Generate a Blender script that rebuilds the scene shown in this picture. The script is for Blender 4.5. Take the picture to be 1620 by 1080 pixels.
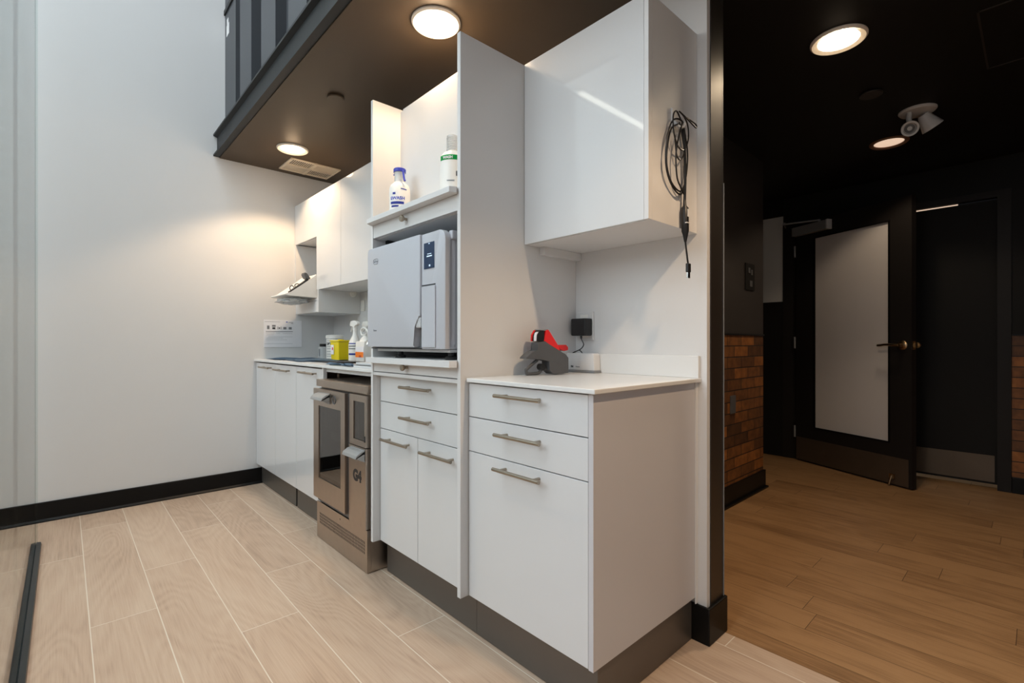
import bpy, bmesh, math, random
from mathutils import Vector, Matrix
random.seed(7)
S = bpy.context.scene
for o in list(bpy.data.objects): bpy.data.objects.remove(o)
COL = S.collection

# ---------------------------------------------------------------- camera
YAW = 0.745547
cam = bpy.data.cameras.new('camera'); co = bpy.data.objects.new('camera', cam); COL.objects.link(co)
co.location = (0, 0, 1.03); co.rotation_euler = (math.pi/2, 0, -YAW)
cam.sensor_width = 36; cam.lens = 767.7/1620*36; cam.shift_y = 1.7/1620; cam.clip_start = .02
S.camera = co
S.view_settings.view_transform = 'Standard'; S.view_settings.look = 'None'
S.view_settings.gamma = 1; S.view_settings.exposure = -0.05
S.view_settings.use_curve_mapping = False

# ---------------------------------------------------------------- world and big lights
w = bpy.data.worlds.new('World'); S.world = w; w.use_nodes = True
bg = w.node_tree.nodes['Background']; bg.inputs[0].default_value = (.80, .88, 1, 1); bg.inputs[1].default_value = 1.0

def area(name, loc, rot, sx, sy, e, col):
    l = bpy.data.lights.new(name, 'AREA'); l.shape = 'RECTANGLE'; l.size = sx; l.size_y = sy; l.energy = e; l.color = col
    o = bpy.data.objects.new(name, l); COL.objects.link(o); o.location = loc; o.rotation_euler = rot
    return o
# daylight outside the tall windows on the left and behind
area('daylight_left', (-3.25, 1.75, 3.4), (0, -math.pi/2, 0), 2.9, 3.6, 165, (.92, .96, 1))
area('fill_skylight', (-1.2, 1.9, 5.15), (0, 0, 0), 3.0, 3.0, 140, (.92, .96, 1))  # overhead fill, added to brighten the floor and far wall
area('daylight_back', (-1.75, -2.95, 3.2), (math.pi/2, 0, 0), 2.9, 3.0, 32, (.93, .97, 1))

def spot(name, loc, e, col, ang=130, blend=.6, size=.05, rot=(0,0,0)):
    l = bpy.data.lights.new(name, 'SPOT'); l.energy = e; l.color = col; l.spot_size = math.radians(ang); l.spot_blend = blend; l.shadow_soft_size = size
    o = bpy.data.objects.new(name, l); COL.objects.link(o); o.location = loc; o.rotation_euler = rot
    return o
def point(name, loc, e, col, size=.03):
    l = bpy.data.lights.new(name, 'POINT'); l.energy = e; l.color = col; l.shadow_soft_size = size
    o = bpy.data.objects.new(name, l); COL.objects.link(o); o.location = loc
    return o

# ---------------------------------------------------------------- materials
def srgb(r, g, b):
    f = lambda c: (c/255/12.92) if c/255 <= .04045 else ((c/255+.055)/1.055)**2.4
    return (f(r), f(g), f(b), 1)
def mat(name, col, rough=.5, metal=0, spec=.5, emit=None, es=0, trans=0, ior=1.45, bump=0, bscale=300, coat=0, var=0, vscale=8):
    m = bpy.data.materials.new(name); m.use_nodes = True
    nt = m.node_tree; b = nt.nodes['Principled BSDF']
    b.inputs['Base Color'].default_value = col; b.inputs['Roughness'].default_value = rough
    b.inputs['Metallic'].default_value = metal; b.inputs['Specular IOR Level'].default_value = spec
    b.inputs['IOR'].default_value = ior; b.inputs['Transmission Weight'].default_value = trans
    b.inputs['Coat Weight'].default_value = coat; b.inputs['Coat Roughness'].default_value = .04
    if emit: b.inputs['Emission Color'].default_value = emit; b.inputs['Emission Strength'].default_value = es
    tc = nt.nodes.new('ShaderNodeTexCoord')
    n = nt.nodes.new('ShaderNodeTexNoise'); n.inputs['Scale'].default_value = vscale; n.inputs['Detail'].default_value = 4
    nt.links.new(tc.outputs['Object'], n.inputs['Vector'])
    mx = nt.nodes.new('ShaderNodeMix'); mx.data_type = 'RGBA'
    k = 1 - (var or .02)
    mx.inputs[6].default_value = col; mx.inputs[7].default_value = (col[0]*k, col[1]*k, col[2]*k, 1)
    nt.links.new(n.outputs['Fac'], mx.inputs[0]); nt.links.new(mx.outputs[2], b.inputs['Base Color'])
    if bump:
        n2 = nt.nodes.new('ShaderNodeTexNoise'); n2.inputs['Scale'].default_value = bscale
        nt.links.new(tc.outputs['Object'], n2.inputs['Vector'])
        bp = nt.nodes.new('ShaderNodeBump'); bp.inputs['Strength'].default_value = bump; bp.inputs['Distance'].default_value = .001
        nt.links.new(n2.outputs['Fac'], bp.inputs['Height']); nt.links.new(bp.outputs[0], b.inputs['Normal'])
    return m
M = {}
M['wall'] = mat('wall paint', (.66, .66, .66, 1), .6, bump=.15, bscale=250)
M['gloss'] = mat('white gloss lacquer', (.66, .67, .68, 1), .28, coat=.9)
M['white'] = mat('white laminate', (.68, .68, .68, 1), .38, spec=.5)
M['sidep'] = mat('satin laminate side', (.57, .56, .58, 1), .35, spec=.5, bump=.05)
M['corian'] = mat('white solid surface', (.72, .72, .71, 1), .25)
M['dark_in'] = mat('dark cavity', (.05, .05, .05, 1), .7)
M['ceil'] = mat('brown black ceiling paint', (.075, .053, .034, 1), .5, spec=.3, bump=.1)
M['hceil'] = mat('black hall paint', (.0105, .010, .0095, 1), .6, spec=.2)
M['hwall'] = mat('dark brown hall paint', (.035, .030, .028, 1), .5, spec=.3, bump=.08)
M['black'] = mat('black rubber base', (.005, .005, .005, 1), .4, spec=.22)
M['post'] = mat('black brown painted end', (.018, .014, .011, 1), .40, spec=1.0)
M['dframe'] = mat('black brown satin paint', (.015, .013, .012, 1), .5, spec=.22)
M['steelbeam'] = mat('grey painted steel', (.020, .021, .022, 1), .5, spec=.3, var=.2)
M['clad'] = mat('slate blue cladding', (.055, .060, .068, 1), .45, spec=.5, var=.15, vscale=3)
M['nickel'] = mat('brushed nickel', (.40, .345, .28, 1), .32, 1)
M['steel'] = mat('brushed stainless steel', (.50, .43, .37, 1), .33, 1, var=.12, vscale=30)
M['plinth'] = mat('bronze grey metal plinth', (.17, .155, .14, 1), .42, .7, var=.12)
M['lightgrey'] = mat('light grey plastic', (.52, .54, .56, 1), .35)
M['scoop'] = mat('grey metal pull', (.36, .36, .355, 1), .35, .3)
M['midgrey'] = mat('mid grey plastic', (.22, .23, .24, 1), .4)
M['dgrey'] = mat('dark grey plastic', (.085, .088, .094, 1), .42)
M['blackp'] = mat('black plastic', (.010, .010, .011, 1), .4)
M['red'] = mat('red plastic', (.72, .018, .02, 1), .33)
M['autoclave'] = mat('pale blue grey enamel', (.50, .515, .56, 1), .32)
M['screen'] = mat('dark blue screen', (.010, .018, .040, 1), .12, emit=(.03, .06, .13, 1), es=.35)
M['screentext'] = mat('lit screen text', (.5, .6, .7, 1), .4, emit=(.7, .85, 1, 1), es=.6)
M['ink'] = mat('grey ink', (.20, .21, .23, 1), .5)
M['inkblack'] = mat('black ink', (.02, .02, .022, 1), .5)
M['blueink'] = mat('blue print', (.05, .08, .48, 1), .5)
M['bluep'] = mat('blue plastic', (.035, .05, .40, 1), .4)
M['green'] = mat('green print', (.0, .47, .10, 1), .5)
M['yellow'] = mat('yellow plastic', (.80, .62, .0, 1), .4)
M['orange'] = mat('orange print', (.90, .22, .02, 1), .5)
M['brownred'] = mat('brown red print', (.45, .06, .02, 1), .5)
M['bottle'] = mat('milky white plastic', (.82, .80, .76, 1), .35)
M['clearp'] = mat('translucent plastic', (.85, .87, .87, 1), .25, trans=.55)
M['paper'] = mat('white paper', (.80, .80, .83, 1), .7)
M['cloth'] = mat('blue grey cloth', (.20, .30, .42, 1), .9, bump=.6, bscale=120, var=.3, vscale=40)
M['clothd'] = mat('dark blue cloth', (.09, .13, .18, 1), .9, bump=.6, bscale=120)
M['chrome'] = mat('chrome', (.7, .69, .66, 1), .12, 1)
M['brass'] = mat('aged brass', (.40, .28, .16, 1), .28, 1)
M['vent'] = mat('almond vent plastic', (.72, .64, .52, 1), .5)
M['trim'] = mat('white lamp trim', (.78, .72, .64, 1), .35)
M['rimb'] = mat('brown lamp rim', (.22, .12, .07, 1), .4)
M['trimg'] = mat('pale grey lamp metal', (.55, .55, .55, 1), .35)
M['hallwhite'] = mat('white upper hall wall', (.55, .56, .54, 1), .6)
M['frost'] = mat('frosted glass', (.62, .60, .59, 1), .45, spec=.4)
M['kick'] = mat('dull bronze kick plate', (.15, .115, .085, 1), .5, .7, var=.25, vscale=5)
M['track'] = mat('dark grey anodised track', (.035, .042, .045, 1), .35, .6)
M['tag'] = mat('white tag', (.7, .7, .7, 1), .6)
M['foam'] = mat('paper pouches', (.55, .56, .57, 1), .5, var=.5, vscale=60)
M['strip'] = mat('lit diffuser', (1, .95, .85, 1), .5, emit=(1, .93, .82, 1), es=9)
M['frame'] = mat('window frame paint', (.10, .10, .11, 1), .5)
M['louvre'] = mat('white louvre', (.7, .7, .7, 1), .5)
def lampmat(name, col, s): return mat(name, (1, 1, 1, 1), .5, emit=col, es=s)
M['lens'] = lampmat('kitchen lamp lens', (1, .90, .74, 1), 9)
M['lensw'] = lampmat('far lamp lens', (1, .86, .62, 1), 4)
M['lensh'] = lampmat('hall lamp lens', (1, .78, .52, 1), 55)
M['lensd'] = lampmat('dim lamp lens', (1, .72, .52, 1), .75)

def glassmat(name, tint, rough=0, ior=1.5):
    m = bpy.data.materials.new(name); m.use_nodes = True; nt = m.node_tree
    for n in list(nt.nodes): nt.nodes.remove(n)
    out = nt.nodes.new('ShaderNodeOutputMaterial'); mix = nt.nodes.new('ShaderNodeMixShader')
    tr = nt.nodes.new('ShaderNodeBsdfTransparent'); gl = nt.nodes.new('ShaderNodeBsdfGlossy'); fr = nt.nodes.new('ShaderNodeFresnel')
    tr.inputs[0].default_value = tint; gl.inputs['Roughness'].default_value = rough; fr.inputs[0].default_value = ior
    ge = nt.nodes.new('ShaderNodeNewGeometry'); mm = nt.nodes.new('ShaderNodeMath'); mm.operation = 'SUBTRACT'; mm.inputs[0].default_value = 1
    nt.links.new(ge.outputs['Backfacing'], mm.inputs[1]); m2 = nt.nodes.new('ShaderNodeMath'); m2.operation = 'MULTIPLY'
    nt.links.new(fr.outputs[0], m2.inputs[0]); nt.links.new(mm.outputs[0], m2.inputs[1]); nt.links.new(m2.outputs[0], mix.inputs[0]); nt.links.new(tr.outputs[0], mix.inputs[1]); nt.links.new(gl.outputs[0], mix.inputs[2]); nt.links.new(mix.outputs[0], out.inputs[0])
    return m
M['glass'] = glassmat('greenish clear glass', (.93, .96, .955, 1))
M['wglass'] = glassmat('window glass', (.97, .98, .98, 1))
M['smoke'] = glassmat('smoked door glass', (.30, .31, .31, 1), ior=2.4)

def N(nt, t, **k):
    n = nt.nodes.new(t)
    for a, v in k.items(): setattr(n, a, v)
    return n
def math_(nt, op, a, b=None, c=None):
    n = N(nt, 'ShaderNodeMath', operation=op)
    for i, v in enumerate((a, b, c)):
        if v is None: continue
        if isinstance(v, (int, float)): n.inputs[i].default_value = v
        else: nt.links.new(v, n.inputs[i])
    return n.outputs[0]
def ramp(nt, fac, stops):
    r = N(nt, 'ShaderNodeValToRGB'); e = r.color_ramp.elements
    while len(e) < len(stops): e.new(.5)
    for el, (p, c) in zip(e, stops): el.position = p; el.color = c
    nt.links.new(fac, r.inputs[0]); return r.outputs[0]

def plank_mat(name, x0, px, y0, py, step, groutw, grout, dark, mid, light, rough, ring, streak, per=.35, randoff=False):
    m = bpy.data.materials.new(name); m.use_nodes = True; nt = m.node_tree; b = nt.nodes['Principled BSDF']
    tc = N(nt, 'ShaderNodeTexCoord'); sp = N(nt, 'ShaderNodeSeparateXYZ'); nt.links.new(tc.outputs['Object'], sp.inputs[0])
    X, Y = sp.outputs[0], sp.outputs[1]
    kx = math_(nt, 'DIVIDE', math_(nt, 'SUBTRACT', X, x0), px)
    col = math_(nt, 'FLOOR', kx); fx = math_(nt, 'SUBTRACT', kx, col)
    if randoff:
        wn0 = N(nt, 'ShaderNodeTexWhiteNoise', noise_dimensions='1D'); nt.links.new(col, wn0.inputs['W'])
        off = math_(nt, 'MULTIPLY', wn0.outputs['Value'], py)
    else: off = math_(nt, 'MULTIPLY', col, step)
    ky = math_(nt, 'DIVIDE', math_(nt, 'SUBTRACT', math_(nt, 'SUBTRACT', Y, y0), off), py)
    row = math_(nt, 'FLOOR', ky); fy = math_(nt, 'SUBTRACT', ky, row)
    dx = math_(nt, 'MULTIPLY', math_(nt, 'MINIMUM', fx, math_(nt, 'SUBTRACT', 1, fx)), px)
    dy = math_(nt, 'MULTIPLY', math_(nt, 'MINIMUM', fy, math_(nt, 'SUBTRACT', 1, fy)), py)
    d = math_(nt, 'MINIMUM', dx, dy)
    g = math_(nt, 'LESS_THAN', d, groutw)
    cv = N(nt, 'ShaderNodeCombineXYZ'); nt.links.new(col, cv.inputs[0]); nt.links.new(row, cv.inputs[1])
    wn = N(nt, 'ShaderNodeTexWhiteNoise', noise_dimensions='2D'); nt.links.new(cv.outputs[0], wn.inputs['Vector'])
    # grain coordinates: stretched along the plank and shifted per plank
    sc = N(nt, 'ShaderNodeVectorMath', operation='MULTIPLY'); nt.links.new(tc.outputs['Object'], sc.inputs[0]); sc.inputs[1].default_value = (5.0, 1.15, 1)
    sh = N(nt, 'ShaderNodeVectorMath', operation='SCALE'); nt.links.new(wn.outputs['Color'], sh.inputs[0]); sh.inputs['Scale'].default_value = 37
    ad = N(nt, 'ShaderNodeVectorMath', operation='ADD'); nt.links.new(sc.outputs[0], ad.inputs[0]); nt.links.new(sh.outputs[0], ad.inputs[1])
    n1 = N(nt, 'ShaderNodeTexNoise'); n1.inputs['Scale'].default_value = ring[0]; n1.inputs['Detail'].default_value = 1.5; n1.inputs['Distortion'].default_value = ring[2]
    nt.links.new(ad.outputs[0], n1.inputs['Vector'])
    rings = math_(nt, 'SINE', math_(nt, 'MULTIPLY', n1.outputs['Fac'], ring[1]))
    rings = math_(nt, 'MULTIPLY_ADD', rings, .5, .5)
    sc2 = N(nt, 'ShaderNodeVectorMath', operation='MULTIPLY'); nt.links.new(ad.outputs[0], sc2.inputs[0]); sc2.inputs[1].default_value = (9, .9, 1)
    n2 = N(nt, 'ShaderNodeTexNoise'); n2.inputs['Scale'].default_value = 4.5; n2.inputs['Detail'].default_value = 6; n2.inputs['Roughness'].default_value = .65
    nt.links.new(sc2.outputs[0], n2.inputs['Vector'])
    n3 = N(nt, 'ShaderNodeTexNoise'); n3.inputs['Scale'].default_value = 1.3; n3.inputs['Detail'].default_value = 3
    nt.links.new(ad.outputs[0], n3.inputs['Vector'])
    f = math_(nt, 'ADD', math_(nt, 'MULTIPLY', rings, ring[3]), math_(nt, 'MULTIPLY', n2.outputs['Fac'], streak))
    f = math_(nt, 'ADD', f, math_(nt, 'MULTIPLY', n3.outputs['Fac'], .45))
    f = math_(nt, 'ADD', f, math_(nt, 'MULTIPLY', math_(nt, 'SUBTRACT', wn.outputs['Value'], .5), per))
    c = ramp(nt, f, [(.28, dark), (.55, mid), (.85, light)])
    mx = N(nt, 'ShaderNodeMix', data_type='RGBA'); nt.links.new(g, mx.inputs[0]); nt.links.new(c, mx.inputs[6]); mx.inputs[7].default_value = grout
    nt.links.new(mx.outputs[2], b.inputs['Base Color'])
    b.inputs['Roughness'].default_value = rough
    bp = N(nt, 'ShaderNodeBump'); bp.inputs['Strength'].default_value = .25; bp.inputs['Distance'].default_value = .002
    h = math_(nt, 'SUBTRACT', math_(nt, 'MULTIPLY', n2.outputs['Fac'], .4), g); nt.links.new(h, bp.inputs['Height']); nt.links.new(bp.outputs[0], b.inputs['Normal'])
    return m
M['tile'] = plank_mat('wood look tile', .069, .1975, 2.32, 1.235, .4175, .0017, srgb(214, 204, 188),
                      srgb(154, 131, 111), srgb(183, 159, 138), srgb(197, 176, 155), .42, (.8, 130, .35, .11), .62, per=.14)
M['plank'] = plank_mat('brown plank vinyl', 2.38, .141, .53, 1.15, 0, .0009, srgb(70, 50, 34),
                       srgb(66, 46, 31), srgb(132, 99, 66), srgb(162, 126, 88), .40, (1.4, 26, 1.0, .12), .95, per=.20, randoff=True)

def brick_mat():
    m = bpy.data.materials.new('amber brick'); m.use_nodes = True; nt = m.node_tree; b = nt.nodes['Principled BSDF']
    tc = N(nt, 'ShaderNodeTexCoord'); sp = N(nt, 'ShaderNodeSeparateXYZ'); nt.links.new(tc.outputs['Object'], sp.inputs[0])
    cv = N(nt, 'ShaderNodeCombineXYZ'); nt.links.new(math_(nt, 'ADD', sp.outputs[0], sp.outputs[1]), cv.inputs[0]); nt.links.new(sp.outputs[2], cv.inputs[1])
    br = N(nt, 'ShaderNodeTexBrick'); nt.links.new(cv.outputs[0], br.inputs['Vector'])
    br.inputs['Scale'].default_value = 1; br.inputs['Brick Width'].default_value = .215; br.inputs['Row Height'].default_value = .072
    br.inputs['Mortar Size'].default_value = .0035; br.inputs['Mortar Smooth'].default_value = .2; br.inputs['Bias'].default_value = 0
    br.inputs['Color1'].default_value = srgb(158, 100, 46); br.inputs['Color2'].default_value = srgb(82, 52, 28); br.inputs['Mortar'].default_value = srgb(38, 26, 20)
    n = N(nt, 'ShaderNodeTexNoise'); n.inputs['Scale'].default_value = 22; n.inputs['Detail'].default_value = 5; nt.links.new(tc.outputs['Object'], n.inputs['Vector'])
    mx = N(nt, 'ShaderNodeMix', data_type='RGBA', blend_type='MULTIPLY'); mx.inputs[0].default_value = .8
    c = ramp(nt, n.outputs['Fac'], [(.3, (.45, .40, .38, 1)), (.7, (1.15, 1.1, 1, 1))])
    nt.links.new(br.outputs['Color'], mx.inputs[6]); nt.links.new(c, mx.inputs[7]); nt.links.new(mx.outputs[2], b.inputs['Base Color'])
    b.inputs['Roughness'].default_value = .6
    bp = N(nt, 'ShaderNodeBump'); bp.inputs['Strength'].default_value = .6; bp.inputs['Distance'].default_value = .004
    nt.links.new(math_(nt, 'SUBTRACT', 1, br.outputs['Fac']), bp.inputs['Height']); nt.links.new(bp.outputs[0], b.inputs['Normal'])
    return m
M['brick'] = brick_mat()

# ---------------------------------------------------------------- mesh helpers
def bx(bm, a, b, bev=0):
    """axis aligned box from corner a to corner b"""
    a, b = [min(p) for p in zip(a, b)], [max(p) for p in zip(a, b)]
    r = bmesh.ops.create_cube(bm, size=1)
    vs = r['verts']
    for v in vs:
        v.co = Vector([(a[i]+b[i])/2 + v.co[i]*(b[i]-a[i]) for i in range(3)])
    if bev:
        es = list({e for v in vs for e in v.link_edges})
        bmesh.ops.bevel(bm, geom=es, offset=bev, segments=2, profile=.6, affect='EDGES', clamp_overlap=True)
    return vs
def new(): return bmesh.new()
def obj(name, bm, m, parent=None, loc=None, smooth=False):
    bmesh.ops.recalc_face_normals(bm, faces=bm.faces)
    me = bpy.data.meshes.new(name); bm.to_mesh(me); bm.free()
    if smooth:
        for p in me.polygons: p.use_smooth = True
        try: me.set_sharp_from_angle(angle=math.radians(35))
        except Exception: pass
    o = bpy.data.objects.new(name, me); COL.objects.link(o)
    for mm in (m if isinstance(m, (list, tuple)) else [m]): me.materials.append(mm)
    if parent is not None: o.parent = parent
    if loc is not None: o.location = loc
    return o
def box(name, a, b, m, parent=None, bev=.0, org=None):
    """box in world coordinates; if parent is a thing its origin is subtracted"""
    bm = new(); off = Vector(org) if org is not None else (parent_origin(parent))
    bx(bm, Vector(a)-off, Vector(b)-off, bev)
    return obj(name, bm, m, parent)
def parent_origin(p):
    v = Vector((0, 0, 0))
    while p is not None:
        v += p.location; p = p.parent
    return v
def tag(o, label, cat, group=None):
    o['label'] = label; o['category'] = cat
    if group: o['group'] = group
    return o
def thing(name, label, cat, loc=(0, 0, 0), rz=0, group=None):
    o = bpy.data.objects.new(name, None); COL.objects.link(o); o.location = loc; o.rotation_euler = (0, 0, rz); o.empty_display_size = .05
    return tag(o, label, cat, group)
def struct(o): o['kind'] = 'structure'; return o
def ring_(c, ax, r, n):
    ax = Vector(ax).normalized(); u = ax.orthogonal().normalized(); v = ax.cross(u)
    return [Vector(c) + r*(math.cos(2*math.pi*i/n)*u + math.sin(2*math.pi*i/n)*v) for i in range(n)]
def lathe(bm, prof, c=(0, 0, 0), n=32, ax='Z', cap=True, sx=1, sy=1):
    """prof: list (r, h) along axis"""
    rings = []
    for r, h in prof:
        vs = []
        for i in range(n):
            a = 2*math.pi*i/n; p = (r*math.cos(a)*sx, r*math.sin(a)*sy, h)
            if ax == 'X': p = (p[2], p[0], p[1])
            elif ax == 'Y': p = (p[0], p[2], p[1])
            vs.append(bm.verts.new(Vector(c)+Vector(p)))
        rings.append(vs)
    for a, b in zip(rings, rings[1:]):
        for i in range(n): bm.faces.new((a[i], a[(i+1) % n], b[(i+1) % n], b[i]))
    if cap:
        if prof[0][0] > 1e-5: bm.faces.new(rings[0])
        if prof[-1][0] > 1e-5: bm.faces.new(rings[-1])
def tube(bm, pts, r, n=10, radii=None, cap=True):
    pts = [Vector(p) for p in pts]; rings = []
    t0 = (pts[1]-pts[0]).normalized(); u = t0.orthogonal().normalized()
    for i, p in enumerate(pts):
        t = (pts[min(i+1, len(pts)-1)]-pts[max(i-1, 0)]).normalized()
        u = (u - u.dot(t)*t).normalized(); v = t.cross(u); rr = radii[i] if radii else r
        rings.append([bm.verts.new(p + rr*(math.cos(2*math.pi*k/n)*u + math.sin(2*math.pi*k/n)*v)) for k in range(n)])
    for a, b in zip(rings, rings[1:]):
        for k in range(n): bm.faces.new((a[k], a[(k+1) % n], b[(k+1) % n], b[k]))
    if cap: bm.faces.new(rings[0]); bm.faces.new(rings[-1])
def spline(pts, n=8):
    P = [Vector(p) for p in pts]; P = [2*P[0]-P[1]] + P + [2*P[-1]-P[-2]]; out = []
    for i in range(1, len(P)-2):
        for k in range(n):
            t = k/n; a, b, c, d = P[i-1:i+3]
            out.append(.5*((2*b)+(c-a)*t+(2*a-5*b+4*c-d)*t*t+(3*b-a-3*c+d)*t**3))
    out.append(P[-2]); return out
def prism(bm, poly, a, b, axis='X', bev=0):
    """poly 2D; axis = extrusion direction from a to b. X: (y,z), Y: (x,z), Z: (x,y)"""
    def P(p, h): return {'X': (h, p[0], p[1]), 'Y': (p[0], h, p[1]), 'Z': (p[0], p[1], h)}[axis]
    A = [bm.verts.new(P(p, a)) for p in poly]; B = [bm.verts.new(P(p, b)) for p in poly]
    n = len(poly); fs = [bm.faces.new(A), bm.faces.new(B)]
    for i in range(n): fs.append(bm.faces.new((A[i], A[(i+1) % n], B[(i+1) % n], B[i])))
    if bev:
        es = list({e for f in fs for e in f.edges}); bmesh.ops.bevel(bm, geom=es, offset=bev, segments=2, profile=.6, affect='EDGES', clamp_overlap=True)
def text(name, body, size, mtx, m, parent=None, depth=.0004, align='LEFT', bold=0):
    cu = bpy.data.curves.new(name, 'FONT'); cu.body = body; cu.size = size; cu.extrude = depth; cu.align_x = align; cu.offset = bold
    t = bpy.data.objects.new(name+'_tmp', cu); COL.objects.link(t)
    bpy.context.view_layer.update()
    dg = bpy.context.evaluated_depsgraph_get(); me = bpy.data.meshes.new_from_object(t.evaluated_get(dg))
    me.transform(mtx); bpy.data.objects.remove(t); bpy.data.curves.remove(cu)
    me.materials.clear(); me.materials.append(m)
    o = bpy.data.objects.new(name, me); COL.objects.link(o)
    if parent is not None:
        me.transform(Matrix.Translation(-parent_origin(parent))); o.parent = parent
    return o
def faceX(x, y, z):    # writing on a face turned to -X, reading towards -Y
    return Matrix(((0, 0, -1, x), (-1, 0, 0, y), (0, 1, 0, z), (0, 0, 0, 1)))
def faceY(x, y, z):    # writing on a face turned to -Y
    return Matrix(((1, 0, 0, x), (0, 0, -1, y), (0, 1, 0, z), (0, 0, 0, 1)))

# ---------------------------------------------------------------- setting
YF, XW, ZC = 3.885, 1.615, 2.32
# floors
struct(box('floor', (-3.1, -2.8, -.1), (XW+.06, YF+.1, 0), M['tile']))
f2 = struct(box('floor', (XW+.06, -2.8, -.1), (1.728, .95, 0), M['tile']))
f3 = struct(box('floor', (1.728, -2.8, -.1), (4.9, 3.2, 0), M['plank']))
# kitchen walls
struct(box('wall_far', (-3.1, YF, 0), (XW+.2, YF+.12, 5.1), M['wall']))
struct(box('wall_right', (XW, .767, 0), (1.725, YF, ZC), M['wall']))
struct(box('trim_1', (1.637, .7635, .02), (1.7335, .769, ZC), M['post']))
struct(box('trim_2', (1.725, .763, .0), (1.7335, 1.33, ZC), M['post']))
bm = new(); bx(bm, (XW-.012, .752, 0), (1.745, .764, .126), .004); bx(bm, (XW-.012, .758, 0), (XW, .83, .126), .003); bx(bm, (1.734, .758, 0), (1.745, 1.33, .126), .003)
struct(obj('baseboard_end', bm, M['black']))
struct(box('trim_3', (1.7335, .7605, .126), (1.7365, .7635, 1.6), M['midgrey']))
bm = new(); prism(bm, [(YF, 0), (YF-.022, 0), (YF-.022, .006), (YF-.011, .016), (YF-.011, .11), (YF-.009, .112), (YF, .112)], -3.0, 1.072, 'X')
struct(obj('baseboard_far', bm, M['black']))
# ceiling slab of mezzanine (kitchen + hall)
struct(box('ceiling', (.80, -2.8, ZC), (1.735, YF, ZC+.15), M['ceil']))
struct(box('ceiling', (1.735, -2.8, ZC), (4.9, 3.2, ZC+.15), M['hceil']))
bm = new()
for a, b in (((-3.1, -2.8, 5.0), (-2.7, YF+.1, 5.1)), ((.3, -2.8, 5.0), (.9, YF+.1, 5.1)), ((-2.7, -2.8, 5.0), (.3, .4, 5.1)), ((-2.7, 3.4, 5.0), (.3, YF+.1, 5.1))): bx(bm, a, b)
struct(obj('ceiling', bm, M['wall']))
struct(box('window_5', (-2.7, .4, 5.04), (.3, 3.4, 5.05), M['wglass']))  # pane of a skylight added for the overhead fill
# steel channel along the mezzanine edge
bm = new()
prism(bm, [(.762, 2.325), (.762, 2.337), (.785, 2.345), (.785, 2.457), (.762, 2.465), (.762, 2.477), (.83, 2.477), (.83, 2.465), (.798, 2.455), (.798, 2.348), (.80, 2.325)], -2.8, YF, 'Y')
tag(obj('steel_channel_beam', bm, M['steelbeam']), 'dark grey steel channel beam along the open edge of the black ceiling', 'beam')
# corrugated cladding above
bm = new(); pts = []; y = YF; prof = [(.835, YF), (.835, 3.60), (.885, 3.60)]
y = 3.60
yy = 3.472
while yy > -2.7:
    prof += [(.885, yy), (.830, yy), (.830, yy-.255), (.885, yy-.255)]; yy -= .455
prof.append((.885, -2.8))
A = [bm.verts.new((p[0], p[1], 2.478)) for p in prof]; B = [bm.verts.new((p[0], p[1], 5.0)) for p in prof]
A2 = [bm.verts.new((.90, p[1], 2.478)) for p in prof]; B2 = [bm.verts.new((.90, p[1], 5.0)) for p in prof]
for i in range(len(prof)-1):
    bm.faces.new((A[i], A[i+1], B[i+1], B[i]))
    if abs(prof[i][1]-prof[i+1][1]) > 1e-4: bm.faces.new((A2[i+1], A2[i], B2[i], B2[i+1]))
struct(obj('wall_mezzanine', bm, M['clad']))
bm = new(); bx(bm, (.8335, 3.77, 3.16), (.8345, 3.84, 3.235)); bx(bm, (.8335, 3.79, 3.23), (.8345, 3.83, 3.275))
tag(obj('paper_tag', bm, M['tag']), 'small torn white tag stuck on the grey corrugated panel near the wall', 'tag')
box('ledge', (.826, 3.60, 3.33), (.84, YF, 3.36), M['steelbeam']); tag(bpy.data.objects['ledge'], 'short dark ledge strip across the first corrugated panel above the white tag', 'ledge')
# hall walls
struct(box('wall_hall_left', (1.7335, 1.33, 1.085), (3.67, 1.45, ZC), M['hwall']))
struct(box('wall_hall_left_brick', (1.7335, 1.33, 0), (3.67, 1.45, 1.08), M['brick']))
struct(box('trim_4', (1.7335, 1.322, 1.078), (3.675, 1.332, 1.088), M['black']))
bm = new(); bx(bm, (1.745, 1.316, 0), (3.682, 1.33, .125), .003); bx(bm, (3.67, 1.316, 0), (3.682, 3.1, .125), .003); bx(bm, (1.745, 1.300, 0), (3.69, 1.317, .012))
struct(obj('baseboard_hall_left', bm, M['black']))
struct(box('wall_corridor', (3.60, 1.45, 0), (3.67, 3.1, ZC), M['hwall']))
XH = 4.78
struct(box('wall_hall_far', (XH, -2.8, 1.085), (XH+.10, .19, ZC), M['hceil']))
struct(box('wall_hall_far_brick', (XH, -2.8, 0), (XH+.10, .12, 1.08), M['brick']))
struct(box('trim_5', (XH-.008, -2.8, 1.078), (XH+.002, .12, 1.088), M['black']))
struct(box('baseboard_hall_far', (XH-.014, -2.8, 0), (XH, .12, .11), M['black'], bev=.003))
struct(box('wall_hall_far_upper', (XH, .19, 2.055), (XH+.10, 1.56, ZC), M['hceil']))
struct(box('wall_hall_far_left', (XH, 1.56, 1.40), (XH+.10, 3.2, 2.17), M['hallwhite']))
struct(box('wall_hall_far_dado', (XH-.004, 1.56, 0), (XH+.10, 3.2, 1.40), M['hceil']))
struct(box('wall_hall_far_soffit', (XH-.03, 1.56, 2.17), (XH+.10, 3.2, ZC), M['hceil']))
struct(box('wall_corridor_end', (3.6, 3.1, 0), (4.9, 3.2, ZC), M['hwall']))
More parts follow.
